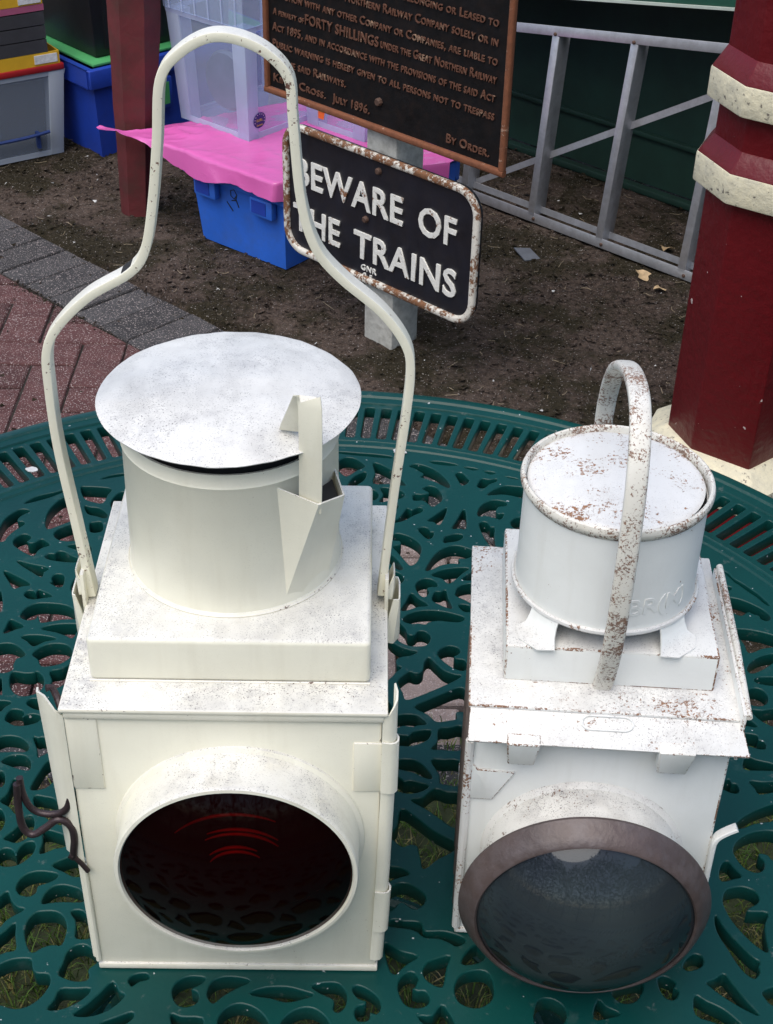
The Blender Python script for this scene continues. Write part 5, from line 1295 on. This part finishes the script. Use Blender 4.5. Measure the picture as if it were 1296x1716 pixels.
# ------------------------------------------------------------------ aluminium frame leaning on the green cabin
fo = Vector((.347, 3.343, 0))
A = thing('aluminium_frame', 'grey aluminium ladder frame on its side leaning against the green cabin', 'frame', fo, YA)
A.rotation_euler = (radians(-4), 0, YA)
def bar(a, b, w_, d, wall=.003, flip=1):
    """angle section: a broad front face and a flange going back"""
    a = Vector((a[0], 0, a[1])); b = Vector((b[0], 0, b[1])); t_ = (b-a).normalized(); n_ = Vector((-t_.z, 0, t_.x))
    m = MB(); y = Vector((0, 1, 0))
    def q(p, s0, s1, y0, y1): return [p + n_*s0 + y*y0, p + n_*s1 + y*y0, p + n_*s1 + y*y1, p + n_*s0 + y*y1]
    m.hexa(q(a, 0, w_*flip, 0, wall), q(b, 0, w_*flip, 0, wall))
    m.hexa(q(a, 0, wall*flip, wall, d), q(b, 0, wall*flip, wall, d))
    return m
obj('top_rail', bar((-.42, .405), (.470, .527), .022, .03), M['alu'], A, bevel=.0006)
obj('bottom_rail', bar((-.42, .004), (.60, .004), .024, .03), M['alu'], A, bevel=.0006)
obj('inner_rail', MB().box(-.42, .60, .026, .029, .024, .040), M['alu'], A)
for u0, u1, zt in ((-.232, -.222, .440), (-.010, -.004, .462), (.200, .214, .492), (.438, .448, .524)):
    p = obj('post', bar((u0+.012, .020), (u1+.012, zt), .020, .046, flip=1), M['alu'], A, bevel=.0006)
    obj('bolt', MB().lathe([(0, -.0045), (.003, -.004), (.0045, -.002), (.0045, .001)], 8, (u1, 0, zt+.004), 'y'), M['bolt'], p)
    obj('bolt', MB().lathe([(0, -.0045), (.003, -.004), (.0045, -.002), (.0045, .001)], 8, (u0+.012, 0, .014), 'y'), M['bolt'], p)
obj('diagonal_brace', MB().hexa([(-.235, .034, .020), (-.235, .034, .037), (-.235, .037, .037), (-.235, .037, .020)], [(.44, .034, .425), (.44, .034, .444), (.44, .037, .444), (.44, .037, .425)]), M['alu'], A)

G = thing('green_cabin', 'dark green metal cabin side with overhanging upper panel', 'cabin', tuple(UX*-1.9 + VX*2.79), YA)
obj('upper_panel', MB().hexa([(-.75, 0, .443+.0), (1.6, 0, .80), (1.6, .5, .80), (-.75, .5, .443)], [(-.75, 0, 1.9), (1.6, 0, 1.9), (1.6, .5, 1.9), (-.75, .5, 1.9)]), M['dkgreen'], G, smooth=0)
obj('highlight_strip', MB().hexa([(-.75, -.006, .436), (1.6, -.006, .793), (1.6, .01, .793), (-.75, .01, .436)], [(-.75, -.006, .442), (1.6, -.006, .799), (1.6, .01, .799), (-.75, .01, .442)]), M['pale_strip'], G, smooth=0)  # pale colour imitates the highlight along the panel's lower edge
obj('lower_panel', MB().hexa([(-.75, .29, .02), (1.6, .29, .02), (1.6, .34, .02), (-.75, .34, .02)], [(-.75, .29, .44), (1.6, .29, .79), (1.6, .34, .79), (-.75, .34, .44)]), M['dkgreen2'], G, smooth=0)
obj('sill', MB().box(-.75, 1.6, .262, .288, .0, .018), M['dkgreen2'], G, bevel=.003)
obj('panel_rib', MB().box(-.75, 1.6, .276, .289, .145, .158), M['dkgreen2'], G, bevel=.003)

# ------------------------------------------------------------------ blue crate with the pink sheet and clear boxes
def crate(name, label, loc, rz, wx, wy, h, mat, group=None, taper=.90, lid=None):
    c_ = thing(name, label, 'crate', loc, rz, group)
    b = [(0, 0), (wx, 0), (wx, wy), (0, wy)]; cx, cy = wx/2, wy/2
    bot = [(cx+(x-cx)*taper, cy+(y-cy)*taper, .0) for x, y in b]; top = [(x, y, h) for x, y in b]
    m = MB(); m.add(bot + top, [(0, 3, 2, 1), (0, 1, 5, 4), (1, 2, 6, 5), (2, 3, 7, 6), (3, 0, 4, 7)])
    obj('shell', m, mat, c_, solid=.004, smooth=20)
    r = MB(); e = .012
    for x0, x1, y0, y1 in ((-e, wx+e, -e, .004), (-e, wx+e, wy-.004, wy+e), (-e, .004, .004, wy-.004), (wx-.004, wx+e, .004, wy-.004)): r.box(x0, x1, y0, y1, h-.05, h)
    obj('rim', r, mat, c_, bevel=.003)
    return c_
cc = Vector((-.25, 3.045, 0)); ca = radians(-38)
cxv = Vector((cos(ca), sin(ca), 0)); cyv = Vector((-sin(ca), cos(ca), 0))
wx, wy, ch_ = .300, .40, .222
base = cc - cxv*(wx*.95) - cyv*(wy*.05)
B1 = crate('storage_crate', 'bright blue plastic crate marked 19 under the pink sheet', tuple(base), ca, wx, wy, ch_, M['blue'])
for x0 in (.025, .205):
    obj('hand_grip', MB().box(x0, x0+.07, -.014, .004, .128, .172), M['blue'], B1, bevel=.004)
    obj('grip_recess', MB().box(x0+.008, x0+.052, -.0155, -.0135, .136, .166), M['blue_dk'], B1)
mk = MB()
def stroke(pts, y=.0095, w_=.0032): mk.sweep([(x, y - .0 + (z_-.10)*-.068, z_) for x, z_ in pts], (0, 1, 0), .0012, w_, 2, .8)
stroke([(.112, .125), (.130, .105)]); stroke([(.128, .132), (.142, .136), (.147, .151), (.139, .162), (.128, .157), (.127, .144), (.137, .138), (.147, .150)])
stroke([(.142, .140), (.150, .120)])
obj('marker_writing', mk, M['ink'], B1)
bb = UX*-2.27 + VX*2.33
B2 = crate('storage_crate', 'blue crate half hidden behind the sign post under the pink sheet', tuple(bb), YA, .20, .13, .215, M['blue'])

sh = MB(); NU, NV = 150, 70
def lerp(t, pts):
    for (a, va), (b, vb) in zip(pts, pts[1:]):
        if t <= b: return va + (vb-va)*(t-a)/(b-a)
    return pts[-1][1]
def sstep(x, a, b):
    q = min(1, max(0, (x-a)/(b-a))); return q*q*(3-2*q)
for i in range(NU+1):
    u = -2.775 + .745*i/NU
    vf = lerp(u, [(-2.775, 1.966), (-2.65, 1.990), (-2.53, 2.008), (-2.38, 2.016), (-2.222, 2.030), (-2.16, 2.20), (-2.03, 2.40)])
    vb = lerp(u, [(-2.775, 1.972), (-2.70, 1.992), (-2.685, 2.03), (-2.65, 2.14), (-2.56, 2.46), (-2.03, 2.48)])
    hang = sstep(u, -2.68, -2.50)*(.046 + .009*sin(u*17) + .003*sin(u*41+1))
    for j in range(NV+1):
        s_ = j/NV
        v = vf + (vb-vf)*max(0, (s_-.12)/.88)
        drop = max(0, 1 - s_/.12)
        z_ = .2290 - hang*drop - .004*sstep(-u, 2.53, 2.78)
        v -= .005*drop + .004*sin(u*23+1)*drop
        if u > -2.21: z_ -= .02*drop
        p = Vector((u*9, v*9, 0))
        free = max(sstep(-u, 2.50, 2.60)*.6, drop*.7, .35)
        z_ += (.005*noise.noise(p) + .004*abs(noise.noise(p*2.7)) + .0016*noise.noise(p*7))*free + .003
        rp = Vector((u*5.5 + v*3, v*11 - u*2, 1.7)); rq = Vector((u*13 - v*9, v*6 + u*4, 5.1))
        z_ += (.007*(1-abs(noise.noise(rp)))**12 + .003*(1-abs(noise.noise(rq)))**14)*(.35 + .65*max(drop, sstep(-u, 2.45, 2.6)))
        v -= .004*(1-abs(noise.noise(Vector((u*7, 3.3, z_*6)))))**4*drop
        w_ = UX*u + VX*v
        sh.v.append((w_.x, w_.y, z_))
sh.f = [(i*(NV+1)+j, (i+1)*(NV+1)+j, (i+1)*(NV+1)+j+1, i*(NV+1)+j+1) for i in range(NU) for j in range(NV)]
tag(obj('plastic_sheet', sh, M['pink'], smooth=70, solid=.0012), 'bright pink crinkled plastic sheet draped over the blue crates', 'sheet')

def clear_box(name, label, loc, rz, wx, wy, h, mat, rib, flare=.06, upper=.12, group=None):
    c_ = thing(name, label, 'box', loc, rz, group)
    k = .90
    def rect(s, z_):
        cx, cy = wx/2, wy/2
        return [(cx+(x-cx)*s, cy+(y-cy)*s, z_) for x, y in ((0, 0), (wx, 0), (wx, wy), (0, wy))]
    b, t_ = rect(k, 0), rect(1.0, h)
    obj('shell', MB().add(b+t_, [(0, 3, 2, 1), (0, 1, 5, 4), (1, 2, 6, 5), (2, 3, 7, 6), (3, 0, 4, 7)]), mat, c_, smooth=0)
    for i in range(4):
        d0, d1 = Vector(b[i]), Vector(t_[i])
        nx, ny = (1 if i in (0, 3) else -1), (1 if i in (0, 1) else -1)
        e = .0035
        obj('corner_post', MB().hexa([d0+Vector((-e*nx, -e*ny, 0)), d0+Vector((.034*nx, -e*ny, 0)), d0+Vector((.034*nx, .030*ny, 0)), d0+Vector((-e*nx, .030*ny, 0))],
                                     [d1+Vector((-e*nx, -e*ny, 0)), d1+Vector((.040*nx, -e*ny, 0)), d1+Vector((.040*nx, .036*ny, 0)), d1+Vector((-e*nx, .036*ny, 0))]), rib, c_, bevel=.002)
    for nm, z0, z1, s0, s1 in (('base_band', .0, .014, k*1.02, k*1.022), ('rim_band', h-.012, h, 1.015, 1.03)):
        a_, b_ = rect(s0, z0), rect(s1, z1)
        obj(nm, MB().add(a_+b_, [(0, 1, 5, 4), (1, 2, 6, 5), (2, 3, 7, 6), (3, 0, 4, 7)]), rib, c_, smooth=0, solid=.002)
    if upper:
        a_, b_ = rect(1.04, h+.001), rect(1.07, h+upper)
        up_ = obj('upper_rim', MB().add(a_+b_, [(0, 1, 5, 4), (1, 2, 6, 5), (2, 3, 7, 6), (3, 0, 4, 7)]), mat, c_, smooth=0, solid=.003)
        for q in range(6):
            s_ = (q+.5)/6
            p0, p1 = Vector(a_[0]).lerp(Vector(a_[1]), s_), Vector(b_[0]).lerp(Vector(b_[1]), s_)
            obj('rim_rib', MB().tube([p0+Vector((0, -.002, 0)), p1+Vector((0, -.002, 0))], .002, 6), rib, up_)
    return c_
ba = radians(-40); k0 = Vector((-.347, 3.243, 0)); bxv = Vector((cos(ba), sin(ba), 0)); byv = Vector((-sin(ba), cos(ba), 0))
bw, bd = .255, .34
bl_ = k0 - bxv*(bw*.95) - byv*(bd*.05)
X1 = clear_box('storage_box', 'tall clear plastic box with round blue sticker standing on the pink sheet', (bl_.x, bl_.y, .2335), ba, bw, bd, .268, M['clear'], M['clear_rib'])
cx_, cy_ = bw*.5, bd*.45
obj('dark_content', MB().lathe([(0, -.012), (.066, -.010), (.072, 0), (.066, .010), (0, .012)], 40, (cx_-.005, cy_*.45, .105), 'y'), M['dim_thing'], X1)
# sticker on the right-hand face near the corner
def side_pt(y, z_, out=.0): # right face of the tapered box
    s = .90 + .10*z_/.268; cy = bd/2
    return (bw/2 + bw/2*s + .0045 + out, cy + (y-cy), z_)
stk = MB(); stc = (.046, .046)
stk.add([side_pt(stc[0] + 0.0200*cos(2*pi*k/32), stc[1] + .0190*sin(2*pi*k/32), .0006) for k in range(32)], [tuple(range(32))])
st = obj('round_sticker', stk, M['sticker_blue'], X1, smooth=0)
ss = MB()
for k in range(-4, 5):
    a = pi/2 + k*radians(27); cy, cz = stc[0] + .0158*cos(a), stc[1] + .0150*sin(a); pts = []
    for q in range(10):
        r = .0020 if q % 2 == 0 else .0008; b = pi/2 + q*pi/5
        pts.append(side_pt(cy + r*cos(b), cz + r*sin(b), .0010))
    ss.add(pts, [tuple(range(10))])
obj('sticker_stars', ss, M['sticker_white'], st, smooth=0)
for body, w_, z_, h_ in (('EURL', .0200, -.0026, .0060), ('Guarantee', .0200, -.0135, .0046)):
    me = text_mesh(body, 1.0, .0, .01)
    xs = [v.co.x for v in me.vertices]; ys = [v.co.y for v in me.vertices]; a, b, c1 = min(xs), max(xs), max(ys)
    for v in me.vertices: v.co = side_pt(stc[0] - w_/2 + (v.co.x-a)/(b-a)*w_, stc[1] + z_ + v.co.y/c1*h_, .0012)
    obj('sticker_print', me, M['sticker_yellow'], st, smooth=0)
b2 = Vector((-.225, 3.375, 0))
X2 = clear_box('storage_box', 'clear plastic box with orange sticker just behind the railway signs', (b2.x, b2.y, .2335), radians(-40), .20, .12, .20, M['clear'], M['clear_rib'], upper=0)
obj('orange_sticker', MB().add([(.040, .008, .022), (.060, .008, .022), (.066, .008, .050), (.042, .008, .058)], [(0, 1, 2, 3)]), M['sticker_orange'], X2, smooth=0)
obj('sticker_print', MB().add([(.044, .0068, .040), (.061, .0068, .040), (.062, .0068, .049), (.045, .0068, .049)], [(0, 1, 2, 3)]), M['sticker_yellow'], X2, smooth=0)
for o in X2.children:
    if 'sticker' in o.name:
        for v in o.data.vertices: v.co.y -= .004

# ------------------------------------------------------------------ stack at the left edge
sa = radians(35); sk = Vector((-.889, 3.739, 0)); sxv = Vector((cos(sa), sin(sa), 0))
sb = sk - sxv*.46
K1 = clear_box('storage_box', 'grey clear plastic box with red lid and navy clip at left edge', (sb.x, sb.y, .002), sa, .46, .15, .228, M['clear_grey'], M['clear_grey_rib'], upper=0)
obj('box_lid', MB().box(-.004, .464, -.006, .156, .2285, .2450), M['red_lid'], K1, bevel=.003)
obj('clip_handle', MB().tube(catm3([(.17, -.006, .060), (.22, -.014, .066), (.33, -.016, .068), (.40, -.012, .072)]), .0045, 8), M['handle_blue'], K1)
obj('clip_arm', MB().box(.365, .373, -.010, .004, .030, .074), M['handle_blue'], K1)
obj('contents', MB().box(.03, .43, .03, .12, .01, .20), M['black_pl'], K1)
zt = .2475
def tray(label, x1, z0, h, mat, notch=True, nm='letter_tray'):
    t_ = thing(nm, label, 'tray', (sb.x, sb.y, z0), sa)
    x0 = .03
    # front with a cut-out grip, three other sides and a floor
    fr = [(x0, 0), (.14, 0), (.16, h*.55), (.25, h*.55), (.27, 0), (x1, 0), (x1, h), (x0, h)] if notch else [(x0, 0), (x1, 0), (x1, h), (x0, h)]
    f_ = MB().prism(fr, -.012, -.008).mesh('tray_front')
    for v in f_.vertices: v.co = (v.co.x, v.co.z + .010, v.co.y)
    obj('tray_front', f_, mat, t_, smooth=0)
    obj('tray_body', MB().box(x0, x1, .0025, .145, 0, .004).box(x0, x0+.003, .0025, .145, .004, h).box(x1-.003, x1, .0025, .145, .004, h).box(x0+.003, x1-.003, .142, .145, .004, h), mat, t_, smooth=0)
    return t_
ty = tray('yellow desk tray with white label lying on the red box lid', .455, zt, .033, M['yellow'])
obj('paper_label', MB().box(.385, .448, -.0042, -.0022, .006, .028), M['paper'], ty)
zt += .034
for lab in ('lowest of the three dark grey desk trays on the yellow tray', 'middle one of the three dark grey stacked desk trays', 'topmost of the three dark grey desk trays, under a mauve tray'):
    tray(lab, .425, zt, .0325, M['dark_tray']); zt += .0355
tray('mauve desk tray lying on the dark grey trays', .427, zt, .016, M['mauve'], False); zt += .017
ty = tray('yellow desk tray at the very top of the left stack', .425, zt, .030, M['yellow'])
obj('paper_label', MB().box(.36, .42, -.0042, -.0022, .004, .026), M['paper'], ty)

da = radians(43); dk = Vector((-.802, 3.689, 0))
K2 = crate('storage_crate', 'deep blue crate with green flap lid behind the red timber post', tuple(dk), da, .60, .38, .245, M['blue_dk'], taper=.95)
obj('crate_lid', MB().box(.012, .29, .008, .372, .2465, .2540).box(.302, .588, .008, .372, .2465, .2540), M['green_lid'], K2, bevel=.002)
obj('front_grip', MB().box(.10, .24, -.016, .002, .10, .185), M['blue_dk'], K2, bevel=.004)
obj('grip_recess', MB().box(.112, .228, -.0175, -.0155, .112, .172), M['green_lid'], K2)
N = thing('storage_bin', 'black plastic bin standing on the green crate lid', 'bin', tuple(dk + Vector((cos(da), sin(da), 0))*.045 + Vector((-sin(da), cos(da), 0))*.045 + Vector((0, 0, .2545))), da)
obj('bin_body', MB().hexa([(0, 0, 0), (.44, 0, 0), (.44, .32, 0), (0, .32, 0)], [(-.03, -.015, .5), (.46, -.015, .5), (.46, .40, .5), (-.03, .40, .5)]), M['black_pl'], N, bevel=.008)
for q in range(5):
    obj('bin_rib', MB().hexa([(.03+q*.085, -.004, .02), (.045+q*.085, -.004, .02), (.045+q*.085, .002, .02), (.03+q*.085, .002, .02)], [(.03+q*.085, -.019, .47), (.045+q*.085, -.019, .47), (.045+q*.085, -.012, .47), (.03+q*.085, -.012, .47)]), M['black_pl'], N)

pm = MB(); nseg = 40
ring_ = [(-.052, -.012), (-.02, -.050), (.030, -.046), (.056, -.004), (.030, .048), (-.026, .046)]
for k in range(nseg+1):
    z_ = -.05 + 1.85*k/nseg; s_ = .80 + .36*min(1, max(0, z_)/.52); ox = .0 + .028*min(1, max(0, z_)/.52)
    for x, y in ring_:
        nz = 1 + .06*noise.noise(Vector((x*30, y*30, z_*9)))
        pm.v.append((-.648 + ox + x*s_*nz, 3.372 + y*s_*nz, z_))
n6 = len(ring_)
pm.f = [(k*n6+i, k*n6+(i+1) % n6, (k+1)*n6+(i+1) % n6, (k+1)*n6+i) for k in range(nseg) for i in range(n6)] + [tuple(range(n6))[::-1], tuple(range(nseg*n6, nseg*n6+n6))]
tag(obj('timber_post', pm, M['red_wood'], smooth=25), 'rough dark red timber post rising behind the pink sheet', 'post')

# ------------------------------------------------------------------ litter on the earth
def leaf(label, x, y, rz, s):
    m = MB(); pts = [(0, -1), (.35, -.75), (.55, -.2), (.95, -.1), (.6, .3), (.35, .75), (0, 1.1), (-.3, .7), (-.75, .55), (-.5, .05), (-.8, -.35), (-.3, -.7)]
    z0 = gh(x, y) + .008
    m.v = [(0, 0, 0)] + [(px*s, py*s, .35*s*abs(px) + .2*s*sin(py*3)) for px, py in pts]
    m.f = [(0, i+1, (i+1) % 12+1) for i in range(12)]
    o = tag(obj('dead_leaf', m, M['leaf_dry'], smooth=60, solid=.0006), label, 'leaf'); o.location = (x, y, z0); o.rotation_euler = (.15, .1, rz)
leaf('curled tan dead leaf just below the aluminium frame', .585, 3.045, .4, .022)
leaf('flat pointed dead leaf nearer the red column, below the frame', .618, 2.985, 1.9, .017)
leaf('pale dead leaf lying behind the lowest rail of the frame', .665, 3.20, 2.6, .022)
o = tag(obj('slate_shard', MB().prism([(-.02, -.03), (.022, -.036), (.026, .02), (-.012, .034)], 0, .004), M['slate'], bevel=.0008), 'blue-grey slate shard lying on the earth left of the leaves', 'slate')
q = UX*-2.01 + VX*2.58; o.location = (.318, 3.165, gh(.318, 3.165)+.004); o.rotation_euler = (.08, .05, .5)

# ------------------------------------------------------------------ hedge behind the viewer, mirrored in the lenses
H = thing('hedge', 'dark leafy hedge behind the viewer, mirrored in the glass lenses', 'hedge', (0, -3.2, 0))
hm = MB(); rh = random.Random(11)
for i in range(16000):
    x = rh.uniform(-9, 9); top = 3.5 + .9*noise.noise(Vector((x*.5, 0, 0))) + .3*noise.noise(Vector((x*2, 3, 0)))
    z_ = rh.uniform(.05, 1)**.8*top; y = rh.gauss(0, .32)
    s = rh.uniform(.05, .10); a, b = rh.uniform(0, 2*pi), rh.uniform(-.9, .9)
    d = Vector((cos(a)*cos(b), sin(a)*cos(b), sin(b)))*s; e = d.orthogonal().normalized()*s*.45; c_ = Vector((x, y, z_))
    hm.add([c_-d, c_+e, c_+d, c_-e], [(0, 1, 2, 3)])
me = hm.mesh('foliage'); me.materials.append(M['foliage']); o = bpy.data.objects.new('foliage', me); COL.objects.link(o); o.parent = H; kind(o, 'stuff')
hs = MB()
for i in range(24):
    x = -8.6 + i*.75; hs.tube([(x, 0, 0), (x+.1, .05, 1.1), (x-.05, 0, 2.3)], .04, 6, taper=lambda q: 1-.6*q)
obj('stems', hs, M['bark'], H)
